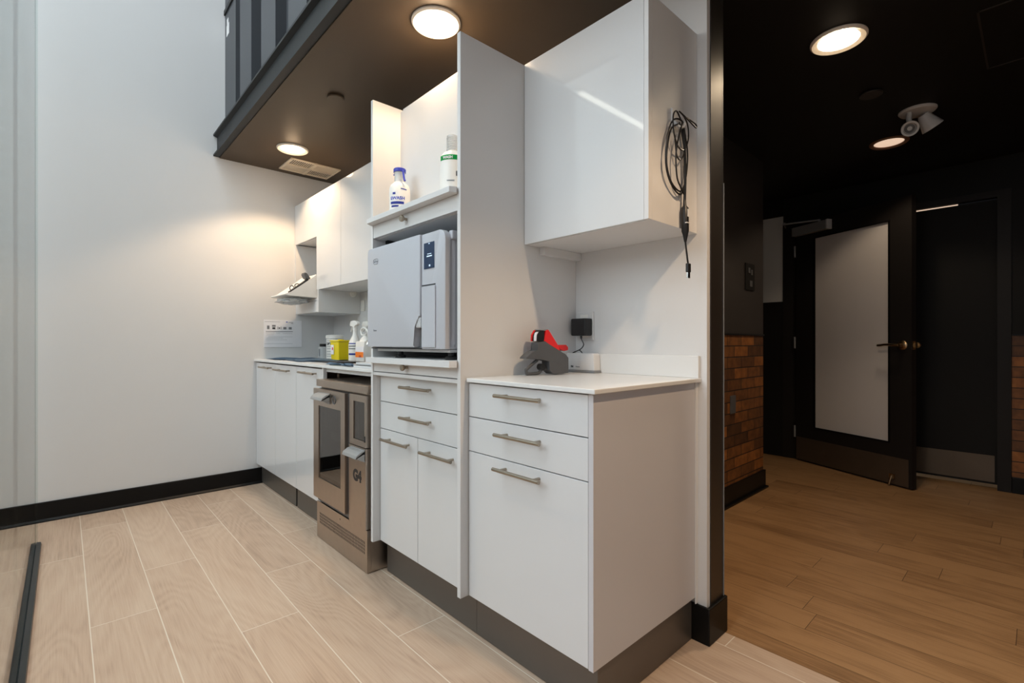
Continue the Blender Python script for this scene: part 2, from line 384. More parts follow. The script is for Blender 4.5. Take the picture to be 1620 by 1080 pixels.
struct(box('wall_hall_right', (XW+.1, -2.9, 0), (4.9, -2.8, ZC), M['hceil']))
# room beyond the open leaf (dark)
struct(box('wall_beyond', (5.6, -.6, 0), (5.7, 2.2, 2.5), M['hceil']))
struct(box('floor', (4.9, -.6, -.1), (5.7, 2.2, 0), M['plank']))
# left and back walls with windows (unseen side of the room)
def wall_window(axis, c, t, lo, hi, wins, z1, name):
    bm = new(); ws = sorted(wins); prev = lo
    def bb(u0, u1, z0, z_1):
        if u1-u0 < 1e-4 or z_1-z0 < 1e-4: return
        if axis == 'X': bx(bm, (c, u0, z0), (c+t, u1, z_1))
        else: bx(bm, (u0, c, z0), (u1, c+t, z_1))
    for (u0, u1, z0, zz) in ws:
        bb(prev, u0, 0, z1); bb(u0, u1, 0, z0); bb(u0, u1, zz, z1); prev = u1
    bb(prev, hi, 0, z1)
    return struct(obj(name, bm, M['wall']))
LW = [(.0, 1.75, 2.0, 4.85), (1.85, 3.6, 2.0, 4.85)]
BW = [(-2.9, -1.72, 1.9, 4.6), (-1.6, -.36, 1.9, 4.6)]
wall_window('X', -3.1, .1, -2.8, YF, LW, 5.0, 'wall_left')
wall_window('Y', -2.8, .1, -3.1, XW+.12, BW, 5.0, 'wall_back')
wi = 1
for (u0, u1, z0, z1) in LW:
    w_ = struct(box('window_%d' % wi, (-3.07, u0, z0), (-3.062, u1, z1), M['wglass']))
    bm = new()
    for k in range(4): yk = u0+(u1-u0)*k/3; bx(bm, (-3.09, yk-.03, z0), (-3.03, yk+.03, z1))
    for zk in (z0, (z0+z1)/2, z1): bx(bm, (-3.09, u0, zk-.03), (-3.03, u1, zk+.03))
    obj('window_frame', bm, M['frame'], w_); wi += 1
for (u0, u1, z0, z1) in BW:
    w_ = struct(box('window_%d' % wi, (u0, -2.77, z0), (u1, -2.762, z1), M['wglass']))
    bm = new()
    for k in range(2): xk = u0+(u1-u0)*k; bx(bm, (xk-.03, -2.79, z0), (xk+.03, -2.73, z1))
    for zk in (z0, z1): bx(bm, (u0, -2.79, zk-.03), (u1, -2.73, zk+.03))
    obj('window_frame', bm, M['frame'], w_)
    bm = new(); zk = z0+.05
    while zk < z1-.05:
        prism(bm, [(-2.72, zk), (-2.72, zk+.008), (-2.63, zk+.088), (-2.63, zk+.08)], u0, u1, 'X'); zk += .17
    obj('window_louvre', bm, M['louvre'], w_); wi += 1

# ---------------------------------------------------------------- handles
def bar_handle(parent, y0, y1, x, z, r=.006):
    """bar handle in front of plane x, spanning y0..y1"""
    bm = new(); xo = x-.032
    tube(bm, [(xo, y0, z), (xo, y1, z)], r, 14)
    L = y1-y0
    for yy in (y0+L*.14, y1-L*.14): tube(bm, [(xo, yy, z), (x-.0005, yy, z)], r*.75, 10)
    off = parent_origin(parent)
    for v in bm.verts: v.co -= off
    return obj('handle', bm, M['nickel'], parent, smooth=True)
def knob(parent, x, y, z):
    bm = new(); lathe(bm, [(.0055, 0), (.0055, -.010), (.0125, -.018), (.0135, -.024), (.012, -.027)], (x-.0005, y, z), 20, 'X')
    off = parent_origin(parent)
    for v in bm.verts: v.co -= off
    return obj('knob', bm, M['nickel'], parent, smooth=True)

# ---------------------------------------------------------------- base cabinet (right)
XD = 1.035; YR = .802; YP = 1.3445; YP2 = 1.3625; YL = 1.987; YL2 = 2.005; ZT = 2.10
bc = thing('base_cabinet', 'white base cabinet with two drawers and one door, nearest, beside the wall end', 'cabinet', (1.3, 1.07, 0))
bm = new(); o = Vector((1.3, 1.07, 0))
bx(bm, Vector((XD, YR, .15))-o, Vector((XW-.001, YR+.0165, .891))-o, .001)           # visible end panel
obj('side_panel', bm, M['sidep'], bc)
box('filler_strip', (1.598, YR-.004, .13), (XW-.0005, YR-.0005, .891), M['white'], bc)
box('body', (XD+.021, YR+.018, .15), (XW-.001, YP-.002, .89), M['white'], bc)
def front(parent, kind, y0, y1, z0, z1, hy=None, hz=None, x=XD, m=None):
    d = box(kind, (x, y0, z0), (x+.019, y1, z1), m or M['gloss'], parent, bev=.0012)
    if hy: bar_handle(d, hy[0], hy[1], x, hz)
    return d
front(bc, 'drawer', .8195, 1.341, .775, .889, (.971, 1.172), .861)
front(bc, 'drawer', .8195, 1.341, .656, .772, (.971, 1.172), .737)
front(bc, 'door', .8195, 1.341, .152, .653, (.973, 1.178), .627)
bm = new(); o = Vector((1.3, 1.07, 0))
prism(bm, [(1.072, .816), (1.072, 1.344), (1.09, 1.344), (1.09, .834), (1.602, .834), (1.602, .816)], 0.002, .149, 'Z')
for v in bm.verts: v.co -= o
obj('plinth', bm, M['plinth'], bc)
# ---- worktop
wt = thing('worktop', 'white solid worktop with low upstand on the nearest base cabinet', 'worktop', (1.3, 1.07, .8935))
bm = new(); prism(bm, [(1.02, .786), (1.0205, 1.337), (1.04, 1.3442), (1.614, 1.3442), (1.614, .786)], .8935, .907, 'Z', .0025)
for v in bm.verts: v.co -= Vector((1.3, 1.07, .8935))
obj('top', bm, M['corian'], wt)
box('upstand', (1.600, .79, .9072), (1.614, 1.3442, .984), M['corian'], wt, bev=.0015)
# ---- wall cabinet (right)
wc = thing('wall_cabinet', 'glossy white wall cabinet with one door above the nearest worktop', 'cabinet', (1.46, 1.07, 1.4075))
box('body', (1.3245, YR, 1.4075), (XW-.001, YP-.001, ZT), M['white'], wc, bev=.001)
box('door', (1.305, .8185, 1.4075), (1.3235, YP-.002, ZT), M['gloss'], wc, bev=.001)
box('end_panel_edge', (1.305, YR, 1.4075), (1.324, .8175, ZT), M['white'], wc, bev=.0005)
box('batten', (1.39, 1.315, 1.377), (XW-.002, YP-.001, 1.4072), M['white'], wc, bev=.001)

# ---------------------------------------------------------------- tall cabinet
tc_ = thing('tall_cabinet', 'tall white cabinet unit with open shelf, drawers and doors holding the steriliser', 'cabinet', (1.3, 1.67, 0))
XP = 1.0
box('side_panel', (XP, YP, .15), (XW-.001, YP2, ZT), M['white'], tc_, bev=.001)
box('side_panel', (XP, YL, .15), (XW-.001, YL2, ZT), M['white'], tc_, bev=.001)
box('back_panel', (1.137, YP2+.0005, 1.52), (1.152, YL-.0005, ZT-.012), M['white'], tc_)
box('back_panel', (1.56, YP2+.0005, .89), (1.575, YL-.0005, 1.52), M['white'], tc_)
box('top_rail', (1.150, YP2+.0005, ZT-.018), (1.17, YL-.0005, ZT+.006), M['white'], tc_)
# top shelf with valance
bm = new(); o = parent_origin(tc_)
prism(bm, [(.965, 1.362), (.965, 1.975), (.999, 2.0), (.999, 1.9868), (1.56, 1.9868), (1.56, 1.363), (.999, 1.363), (.99, 1.352)], 1.545, 1.565, 'Z', .001)
for v in bm.verts: v.co -= o
obj('shelf', bm, M['white'], tc_)
dv = box('drawer', (1.002, YP2+.001, 1.488), (1.02, YL-.001, 1.5445), M['white'], tc_, bev=.001); knob(dv, 1.002, 1.703, 1.52)
box('shelf', (1.021, YP2+.001, 1.486), (1.56, YL-.001, 1.498), M['white'], tc_)
box('drawer_slide', (1.06, 1.965, 1.470), (1.5, 1.985, 1.485), M['blackp'], tc_)
# steriliser shelf
bm = new(); prism(bm, [(.965, 1.362), (.965, 1.985), (.999, 2.0), (.999, 1.9868), (1.56, 1.9868), (1.56, 1.363), (.999, 1.363), (.99, 1.352)], .9435, .967, 'Z', .001)
for v in bm.verts: v.co -= o
obj('shelf', bm, M['white'], tc_)
dv = box('drawer', (1.004, YP2+.001, .905), (1.02, YL-.001, .943), M['white'], tc_, bev=.001); knob(dv, 1.004, 1.701, .931)
box('shelf', (1.001, YP2+.001, .888), (1.56, YL-.001, .902), M['white'], tc_, bev=.0008)
box('body', (XD+.021, YP2+.001, .15), (XW-.002, YL-.001, .887), M['white'], tc_)
front(tc_, 'drawer', 1.366, 1.984, .772, .885, (1.551, 1.766), .848)
front(tc_, 'drawer', 1.366, 1.984, .652, .769, (1.551, 1.766), .724)
front(tc_, 'door', 1.676, 1.984, .152, .649, (1.71, 1.925), .612)
front(tc_, 'door', 1.366, 1.673, .152, .649, (1.405, 1.615), .607)
box('plinth', (1.072, YP2-.017, .002), (1.09, 1.99, .149), M['plinth'], tc_)

# ---------------------------------------------------------------- steriliser
st = thing('steriliser', 'large pale grey steriliser with rounded corners on the tall cabinet shelf', 'steriliser', (1.2, 1.69, .967))
o = parent_origin(st)
def loc(bm, o=o):
    for v in bm.verts: v.co -= o
box('body', (1.001, 1.405, 1.004), (1.45, 1.975, 1.415), M['autoclave'], st, bev=.02)
def rrect(y0, y1, z0, z1, r, n=6, corners=(1, 1, 1, 1)):
    """(y,z) rounded rect; corners: (y0z0, y1z0, y1z1, y0z1)"""
    P = []
    for (cy, cz, a0, f) in ((y0, z0, 180, corners[0]), (y1, z0, 270, corners[1]), (y1, z1, 0, corners[2]), (y0, z1, 90, corners[3])):
        if not f: P.append((cy, cz)); continue
        sx = 1 if cy == y0 else -1; sz = 1 if cz == z0 else -1
        for k in range(n+1):
            a = math.radians(a0+90*k/n); P.append((cy+sx*r+r*math.cos(a), cz+sz*r+r*math.sin(a)))
    return P
# right column of the fascia (screen side)
bm = new(); prism(bm, rrect(1.405, 1.556, 1.006, 1.431, .035, 8, (0, 0, 0, 1)), .979, 1.004, 'X', .004); loc(bm); obj('fascia', bm, M['autoclave'], st, smooth=True)
# door: big rounded plate
bm = new(); prism(bm, [(1.558, 1.129), (1.558, 1.433)]+[(1.962+.02*math.sin(math.radians(a)), 1.413+.02*math.cos(math.radians(a))) for a in (0, 30, 60, 90)]+[(1.982, 1.012), (1.600, 1.012), (1.600, 1.09), (1.585, 1.112)], .972, 1.002, 'X', .005); loc(bm); dr = obj('door', bm, M['autoclave'], st, smooth=True)
box('grip_recess', (.9995, 1.560, 1.012), (1.002, 1.60, 1.125), M['midgrey'], st)
box('grip', (.975, 1.558, 1.085), (1.0, 1.594, 1.125), M['lightgrey'], st, bev=.006)
box('lower_panel', (.974, 1.462, 1.012), (.980, 1.550, 1.236), M['autoclave'], st, bev=.002)
box('panel_gap', (.9775, 1.465, 1.2385), (.9795, 1.552, 1.2425), M['inkblack'], st)
box('bottom_gap', (.985, 1.47, 1.0045), (.9995, 1.97, 1.0095), M['inkblack'], st)
sc_ = box('screen', (.9765, 1.471, 1.300), (.979, 1.538, 1.395), M['screen'], st, bev=.0008)
for (yy, zz, L, h) in ((1.514, 1.352, .026, .0022), (1.518, 1.343, .034, .004), (1.506, 1.389, .008, .003), (1.503, 1.307, .008, .007)):
    box('screen_text', (.9760, yy-L, zz), (.9766, yy, zz+h), M['screentext'], sc_)
box('side_cap', (1.004, 1.397, 1.395), (1.05, 1.420, 1.428), M['autoclave'], st, bev=.006)
for (xx, yy) in ((1.03, 1.80), (1.03, 1.44), (1.40, 1.80), (1.40, 1.44)):
    bm = new(); lathe(bm, [(.022, .0), (.022, .010), (.012, .014), (.012, .037)], (xx, yy, .967), 16); loc(bm); obj('foot', bm, M['blackp'], st)
box('base_tray', (1.01, 1.42, .994), (1.44, 1.96, 1.0035), M['white'], st)
# badge: rounded outline with lettering
bm = new(); P = rrect(1.884, 1.925, 1.362, 1.384, .010, 6)
tube(bm, [(.9715, p[0], p[1]) for p in P]+[(.9715, P[0][0], P[0][1])], .0008, 6); loc(bm); obj('badge', bm, M['ink'], dr).parent = st
text('badge_lettering', 'SciCan', .0125, faceX(.9717, 1.9225, 1.3695), M['ink'], st)
text('model_lettering', 'Bravo', .012, faceX(.9717, 1.925, 1.078), M['ink'], st)

# ---------------------------------------------------------------- instrument washer
gw = thing('instrument_washer', 'brushed steel under-counter instrument washer with smoked glass door and G4 mark', 'washer', (1.3, 2.31, 0))
o = parent_origin(gw)
box('body', (1.012, 2.022, .003), (1.50, 2.60, .836), M['steel'], gw, bev=.001)
box('top_band', (.986, 2.02, .800), (1.0115, 2.602, .836), M['steel'], gw, bev=.002)
# left door, standing slightly proud
dr = thing('tmp', 'x', 'x'); bpy.data.objects.remove(dr)
def framebox(name, x0, x1, y0, y1, z0, z1, hy0, hy1, hz0, hz1, m, parent):
    bm = new()
    bx(bm, (x0, y0, z0), (x1, hy0, z1)); bx(bm, (x0, hy1, z0), (x1, y1, z1)); bx(bm, (x0, hy0, z0), (x1, hy1, hz0)); bx(bm, (x0, hy0, hz1), (x1, hy1, z1))
    off = parent_origin(parent)
    for v in bm.verts: v.co -= off
    return obj(name, bm, m, parent)
d1 = framebox('door', .972, .990, 2.215, 2.603, .222, .790, 2.262, 2.535, .33, .704, M['steel'], gw)
box('glass_pane', (.976, 2.263, .331), (.980, 2.534, .703), M['smoke'], d1)
box('door_liner', (.9905, 2.20, .20), (1.012, 2.59, .79), M['dgrey'], gw)
# cavity look: racks and instruments behind the glass sit in front of a dark liner
d2 = framebox('small_door', .984, 1.010, 2.024, 2.190, .56, .792, 2.036, 2.148, .588, .762, M['steel'], gw)
box('glass_pane', (.988, 2.037, .589), (.993, 2.147, .761), M['smoke'], d2)
box('pouch_pack', (.999, 2.042, .592), (1.006, 2.105, .66), M['foam'], d2, bev=.002)
box('latch', (.9825, 2.026, .585), (.9838, 2.036, .612), M['blackp'], d2)
box('lower_panel', (.984, 2.024, .196), (1.010, 2.196, .556), M['steel'], gw, bev=.001)
# rack and instruments seen through the door glass
bm = new(); rr = random.Random(3)
tube(bm, [(.985, 2.28, .60), (.985, 2.52, .60)], .0014, 6)
for k in range(9):
    y0 = 2.30+.025*k; tube(bm, [(.985, y0, .60), (.986, y0+rr.uniform(-.02, .0), .69)], .0012, 6)
loc(bm, o); obj('instrument_rack', bm, M['chrome'], gw)
for k in range(20):
    y0 = rr.uniform(2.29, 2.52); z0 = rr.uniform(.345, .47); a = rr.uniform(-.9, .9); L = rr.uniform(.02, .06)
    y1 = min(max(y0+L*math.cos(a), 2.27), 2.53); bm = new()
    tube(bm, [(.9845, y0, z0), (.985, y1, min(z0+L*math.sin(a), .5))], .0011, 6); loc(bm, o); obj('instrument', bm, M['chrome'], gw)
box('white_card', (.9835, 2.30, .545), (.985, 2.40, .585), M['lightgrey'], gw)
def scoop(y0, y1, z, x, name, parent):
    bm = new(); prof = [(x, z+.022), (x-.020, z+.018), (x-.040, z+.004), (x-.046, z-.010), (x-.040, z-.012), (x-.030, z-.004), (x-.012, z+.006), (x, z+.004)]
    prism(bm, prof, y0, y1, 'Y', .002)
    bx(bm, (x-.004, y0, z-.022), (x, y1, z+.024), .001)
    prism(bm, [(x, z+.02), (x-.042, z-.006), (x-.038, z-.012), (x, z-.030)], y0, y0+.006, 'Y')
    off = parent_origin(parent)
    for v in bm.verts: v.co -= off
    return obj(name, bm, M['scoop'], parent, smooth=True)
scoop(2.385, 2.53, .752, .9715, 'handle', d1)
scoop(2.028, 2.17, .527, .9835, 'handle', gw)
bm = new(); P = [(2.335+.016*math.cos(t*math.pi/10), .748+.018*math.sin(t*math.pi/10)) for t in range(21)]
tube(bm, [(.9715, p[0], p[1]) for p in P], .003, 8); loc(bm, o); obj('door_emblem', bm, M['dgrey'], gw)
text('model_lettering', 'G4', .068, faceX(.9838, 2.150, .400), M['inkblack'], gw, bold=.0042)
box('grille_panel', (.990, 2.022, .003), (1.0115, 2.602, .192), M['steel'], gw, bev=.001)
bm = new()
for i in range(34):
    for j in range(4):
        y0 = 2.565-.0155*i; z0 = .139-.015*j
        prism(bm, [(y0, z0), (y0-.0055, z0-.001), (y0-.0095, z0-.0115), (y0-.004, z0-.0105)], .9893, .9899, 'X')
loc(bm, o); obj('vent_slots', bm, M['inkblack'], gw)
bm = new(); lathe(bm, [(.0045, 0), (.0045, -.002)], (.9899, 2.31, .168), 14, 'X'); loc(bm, o); obj('screw', bm, M['nickel'], gw)

# ---------------------------------------------------------------- far base cabinets + counter
fb = thing('base_cabinet', 'white base cabinet with three handled doors in the far corner', 'cabinet', (1.3, 3.26, 0))
box('body', (XD+.021, 2.651, .15), (XW-.001, YF-.001, .70), M['white'], fb)
front(fb, 'door', 3.452, YF-.004, .147, .885, (3.496, 3.712), .858)
front(fb, 'door', 3.052, 3.449, .147, .885, (3.13, 3.389), .853)
front(fb, 'door', 2.652, 3.049, .147, .885, (2.697, 2.933), .857)
box('end_panel', (XD, 2.632, .147), (XD+.02, 2.650, .893), M['white'], fb)
box('plinth', (1.072, 3.16, .002), (1.09, YF-.023, .146), M['plinth'], fb)
box('plinth', (1.072, 2.63, .002), (1.09, 3.135, .146), M['plinth'], fb)
bm = new(); lathe(bm, [(.018, 0), (.018, .01), (.012, .014), (.012, .145)], (1.11, 3.147, .001), 14)
for v in bm.verts: v.co -= parent_origin(fb)
obj('levelling_foot', bm, M['blackp'], fb)
fc = thing('worktop', 'long white worktop with inset sink running into the far corner', 'worktop', (1.3, 3.0, .89))
bm = new(); o = parent_origin(fc)
SX0, SX1, SY0, SY1 = 1.135, 1.47, 2.67, 3.125
bx(bm, (1.02, 2.0055, .894), (SX0, YF-.0008, .909), .002); bx(bm, (SX1, 2.0055, .894), (XW-.0008, YF-.0008, .909), .002)
bx(bm, (SX0, 2.0055, .894), (SX1, SY0, .909)); bx(bm, (SX0, SY1, .894), (SX1, YF-.0008, .909))
loc(bm, o); obj('top', bm, M['corian'], fc)
bm = new(); bx(bm, (SX0, SY0, .72), (SX1, SY1, .735)); bx(bm, (SX0-.01, SY0, .72), (SX0, SY1, .9)); bx(bm, (SX1, SY0, .72), (SX1+.01, SY1, .9)); bx(bm, (SX0, SY0-.01, .72), (SX1, SY0, .9)); bx(bm, (SX0, SY1, .72), (SX1, SY1+.01, .9))
loc(bm, o); obj('sink', bm, M['steel'], fc)
box('apron_rail', (1.05, 2.006, .872), (1.07, 2.628, .8935), M['white'], fc)
# ---- upper far cabinets
uc = thing('wall_cabinet', 'white wall cabinet with an open lower niche in the far corner', 'cabinet', (1.46, 3.46, 1.24))
ZU = 2.077; o = parent_origin(uc)
bm = new(); prism(bm, [(YF-.002, 1.778), (3.445, 1.778), (3.445, 1.401), (3.040, 1.401), (3.040, ZU), (YF-.002, ZU)], 1.307, 1.325, 'X', .0008); loc(bm, o); obj('door', bm, M['gloss'], uc)
box('body', (1.3255, 3.04, 1.401), (XW-.001, 3.42, ZU), M['white'], uc)
box('body', (1.3255, 3.4205, 1.785), (XW-.001, YF-.002, ZU), M['white'], uc)
box('niche_panel', (1.3255, 3.4205, 1.3435), (XW-.001, 3.436, 1.784), M['white'], uc)
box('end_panel', (1.308, YF-.019, 1.3435), (XW-.001, YF-.002, 1.777), M['white'], uc)
box('shelf', (1.306, 3.4205, 1.327), (XW-.001, YF-.002, 1.343), M['white'], uc, bev=.0008)
box('drawer', (1.307, 3.4205, 1.245), (1.323, YF-.02, 1.3255), M['white'], uc, bev=.0015)
box('drawer_box', (1.3235, 3.4205, 1.243), (XW-.001, YF-.002, 1.3265), M['white'], uc)
box('side_panel', (1.305, 3.405, 1.243), (XW-.001, 3.4200, 1.4005), M['white'], uc, bev=.0006)
bm = new(); lathe(bm, [(.026, 0), (.026, -.012), (.020, -.020), (.010, -.020), (.010, -.028)], (1.553, 3.4055, 1.388), 20, 'Y'); loc(bm, o); obj('cable_grommet', bm, M['bottle'], uc, smooth=True)
uc2 = thing('wall_cabinet', 'white wall cabinet with plain glossy door beside the tall unit', 'cabinet', (1.46, 2.52, 1.40))
box('body', (1.3255, 2.0065, 1.401), (XW-.001, 3.037, ZU), M['white'], uc2)
box('door', (1.307, 2.53, 1.401), (1.325, 3.037, ZU), M['gloss'], uc2, bev=.0008)
box('door', (1.307, 2.0065, 1.401), (1.325, 2.527, ZU), M['gloss'], uc2, bev=.0008)

# ---------------------------------------------------------------- ceiling fittings
def downlight(x, y, label, grp, lens, e, spe, warm=(1, .70, .43), r=.098, glow=0, trim='trim', rim=.076, ang=124, hall=False):
    t = thing('recessed_downlight', label, 'ceiling light', (x, y, ZC), 0, grp)
    bm = new(); lathe(bm, [(rim, -.0005), (rim, -.006), (r*.93, -.012), (r, -.006), (r, -.0005)], (0, 0, 0), 48, cap=False)
    obj('trim_ring', bm, M[trim], t, smooth=True)
    bm = new(); lathe(bm, [(rim-.001, -.001), (rim-.004, -.003), (.03, -.0045), (.0, -.005)], (0, 0, 0), 48, cap=False)
    for f in bm.faces: pass
    obj('lens', bm, M[lens], t)
    if x > 2: warm = (1, .77, .54)
    s = spot('lamp_beam', (0, 0, -.02), e, warm, ang, .35, .04); s.parent = t
    if glow: p = point('glow_fill', (0, 0, -.06), glow, warm, .04); p.parent = t  # extra point light added to brighten the ceiling round the ring
    return t
downlight(1.101, 1.643, 'bright round recessed downlight above the open shelf bottles', None, 'lens', 17, 0, glow=3.2)
downlight(1.118, 3.362, 'small round recessed downlight beside the square ceiling vent', None, 'lensw', 42, 0, glow=.7)
downlight(1.09, -.08, 'round recessed downlight in the ceiling beside the hall opening', None, 'lens', 70, 0, glow=.8)
downlight(2.422, .575, 'bright round downlight in the black hall ceiling, nearest', None, 'lensh', 34, 0, r=.104, rim=.076, glow=.12, trim='trim')
downlight(3.905, .650, 'dim downlight with brown rim beyond the twin spotlight', None, 'lensd', 15, 0, r=.104, rim=.080, trim='rimb')
def disc(x, y, label, m, r=.042):
    bm = new(); lathe(bm, [(.006, 0), (.006, -.006), (r, -.006), (r, -.011), (r*.96, -.013)], (0, 0, 0), 32)
    o_ = obj('ceiling_cover_disc', bm, m, None, (x, y, ZC-.0005), smooth=True); tag(o_, label, 'ceiling cover')
disc(1.048, 2.50, 'small brown round cover on the kitchen ceiling between the downlights', M['ceil'])
disc(3.066, .584, 'small black round cover on the hall ceiling', M['hwall'], .05)
# vent
vt = thing('ceiling_vent', 'square almond louvred vent in the ceiling corner by the far wall', 'vent', (1.34, 3.66, ZC))
bm = new(); hw, hl = .178, .135
bx(bm, (-hw, -hl, -.010), (hw, -hl+.016, 0), .003); bx(bm, (-hw, hl-.016, -.010), (hw, hl, 0), .003); bx(bm, (-hw, -hl, -.010), (-hw+.016, hl, 0), .003); bx(bm, (hw-.016, -hl, -.010), (hw, hl, 0), .003)
bx(bm, (-.009, -hl, -.011), (.009, hl, 0)); bx(bm, (-hw, -.009, -.011), (hw, .009, 0))
obj('frame', bm, M['vent'], vt)
bm = new()
for qx in (-1, 1):
    for qy in (-1, 1):
        x0, x1 = sorted((qx*.010, qx*(hw-.016))); y0, y1 = sorted((qy*.010, qy*(hl-.016)))
        if qx*qy > 0:
            n_ = 11
            for k in range(n_): xx = x0+(x1-x0)*(k+.5)/n_; bx(bm, (xx-.0028, y0, -.004), (xx+.0028, y1, -.001))
        else:
            n_ = 9
            for k in range(n_): yy = y0+(y1-y0)*(k+.5)/n_; bx(bm, (x0, yy-.0036, -.004), (x1, yy+.0036, -.001))
obj('louvres', bm, M['vent'], vt)
bm = new(); bx(bm, (-hw+.01, -hl+.01, -.001), (hw-.01, hl-.01, -.0002)); obj('duct_shade', bm, M['dark_in'], vt)  # dark sheet painted as the shade behind the louvres
# twin spotlight in the hall
ts = thing('twin_spotlight', 'pale grey twin spotlight on round base in the hall ceiling', 'spotlight', (3.485, .453, ZC))
bm = new(); lathe(bm, [(.085, 0), (.085, -.006), (.078, -.014), (.02, -.016)], (0, 0, 0), 40); obj('base', bm, M['trimg'], ts, smooth=True)
def dirlathe(prof, c, d, n=28):
    bm = new(); lathe(bm, prof, (0, 0, 0), n); q = Vector((0, 0, 1)).rotation_difference(Vector(d).normalized())
    for v in bm.verts: v.co = q @ v.co + Vector(c)
    return bm
# camera-left axis here is (-.73,.68); towards the camera is (-.68,-.73)
L_ = Vector((-.7347, .6784, 0)); T_ = Vector((-.6784, -.7347, 0)); U_ = Vector((0, 0, 1))
c1 = L_*.045 - U_*.10; d1_ = (L_*.45 + T_*.7 - U_*.35)
bm = dirlathe([(.018, -.075), (.030, -.07), (.034, 0), (.040, .03), (.040, .034), (.030, .032), (.026, .015)], c1, d1_)
h1 = obj('spot_head', bm, M['trimg'], ts, smooth=True)
bm = dirlathe([(.024, .0), (.024, .016)], c1, d1_); obj('lamp', bm, M['dgrey'], h1)
bm = dirlathe([(.010, .0), (.012, .018)], c1, d1_, 8); obj('lamp_core', bm, M['lightgrey'], h1)
bm = new(); tube(bm, [L_*.045-U_*.012, L_*.048-U_*.045, c1+Vector((0, 0, .035))], .013, 12); obj('stem', bm, M['trimg'], ts, smooth=True)
c2 = -L_*.055 - U_*.055
bm = dirlathe([(.022, -.04), (.026, -.038), (.052, .05), (.050, .05), (.02, .0)], c2, (-L_*.55 - U_*.75 + T_*.05))
obj('spot_head', bm, M['trimg'], ts, smooth=True)
bm = new(); tube(bm, [-L_*.045-U_*.012, c2+U_*.02], .013, 12); obj('stem', bm, M['trimg'], ts, smooth=True)

# ---------------------------------------------------------------- glass partition and track
gp = thing('glass_partition', 'clear frameless glass panel at the left edge of the room', 'glass panel', (-.11, 2.8, .016))
box('glass_pane', (-.114, 2.12, .016), (-.104, 3.45, 4.2), M['glass'], gp)
gp2 = thing('glass_partition', 'clear glass panel nearest the camera at the extreme left edge', 'glass panel', (-.11, 1.6, .016))
box('glass_pane', (-.114, 1.15, .016), (-.104, 2.11, 4.2), M['glass'], gp2)
gp3 = thing('glass_partition', 'clear glass return panel set square to the floor track end', 'glass panel', (-.6, 3.47, 0))
box('glass_pane', (-1.2, 3.462, .001), (-.098, 3.472, 4.2), M['glass'], gp3)
bm = new(); prism(bm, [(-.134, 0), (-.134, .012), (-.122, .014), (-.118, .006), (-.106, .006), (-.102, .015), (-.086, .012), (-.084, 0)], .9, 3.455, 'Y')
tag(obj('floor_track', bm, M['track']), 'dark grey metal sliding track fixed on the tiled floor', 'track')
# long pendant light high in the room
pl = thing('linear_pendant', 'long slim white linear light hung high in the double height room', 'ceiling light', (-1.9, 3.20, 3.6))
box('housing', (-2.95, 3.16, 3.615), (-1.30, 3.24, 3.68), M['trimg'], pl); box('diffuser', (-2.95, 3.17, 3.60), (-1.30, 3.23, 3.614), M['strip'], pl)
for xx in (-2.85, -1.55):
    bm = new(); tube(bm, [(xx+1.9, 0, .081), (xx+1.9, 0, 1.1)], .003, 8); obj('cable', bm, M['trimg'], pl)

# ---------------------------------------------------------------- hall door leaf
def dpart(name, a, b, m, parent, bev=0):
    bm = new(); bx(bm, a, b, bev); return obj(name, bm, m, parent)
D = thing('door_1', '', ''); 
for k in ('label', 'category'): del D[k]
D['kind'] = 'structure'; D.location = (4.74, 1.4455, 0); D.rotation_euler = (0, 0, math.atan2(-.901, -.433))
bm = new(); T = .045; ZD0, ZD1 = .008, 2.06
bx(bm, (0, 0, ZD0), (.184, T, ZD1)); bx(bm, (.794, 0, ZD0), (.945, T, ZD1)); bx(bm, (.184, 0, ZD0), (.794, T, .311)); bx(bm, (.184, 0, 1.912), (.794, T, ZD1))
obj('leaf', bm, M['dframe'], D)
dpart('glass_panel', (.184, .012, .311), (.794, .022, 1.912), M['frost'], D)
bm = new()
for a, b in (((.178, -.004, .305), (.190, 0, 1.918)), ((.788, -.004, .305), (.800, 0, 1.918)), ((.190, -.004, .305), (.788, 0, .315)), ((.190, -.004, 1.908), (.788, 0, 1.918))): bx(bm, a, b)
obj('glazing_bead', bm, M['black'], D)
dpart('kick_plate', (.006, -.002, .014), (.925, 0, .208), M['kick'], D)
# lever
bm = new(); lathe(bm, [(.033, 0), (.033, -.006), (.026, -.012), (.012, -.016), (.012, -.050)], (.887, -.0005, 1.012), 28, 'Y')
tube(bm, spline([(.887, -.048, 1.012), (.86, -.052, 1.013), (.80, -.050, 1.015), (.765, -.047, 1.010), (.742, -.045, 1.009)], 5), .009, 12)
obj('lever_handle', bm, M['brass'], D, smooth=True)
bm = new(); lathe(bm, [(.02, 0), (.02, .008), (.008, .012), (.008, .03)], (.95, T, 1.012), 16, 'Y'); obj('back_lever', bm, M['brass'], D)
dpart('latch_plate', (.945, .010, .98), (.9465, .035, 1.04), M['brass'], D)
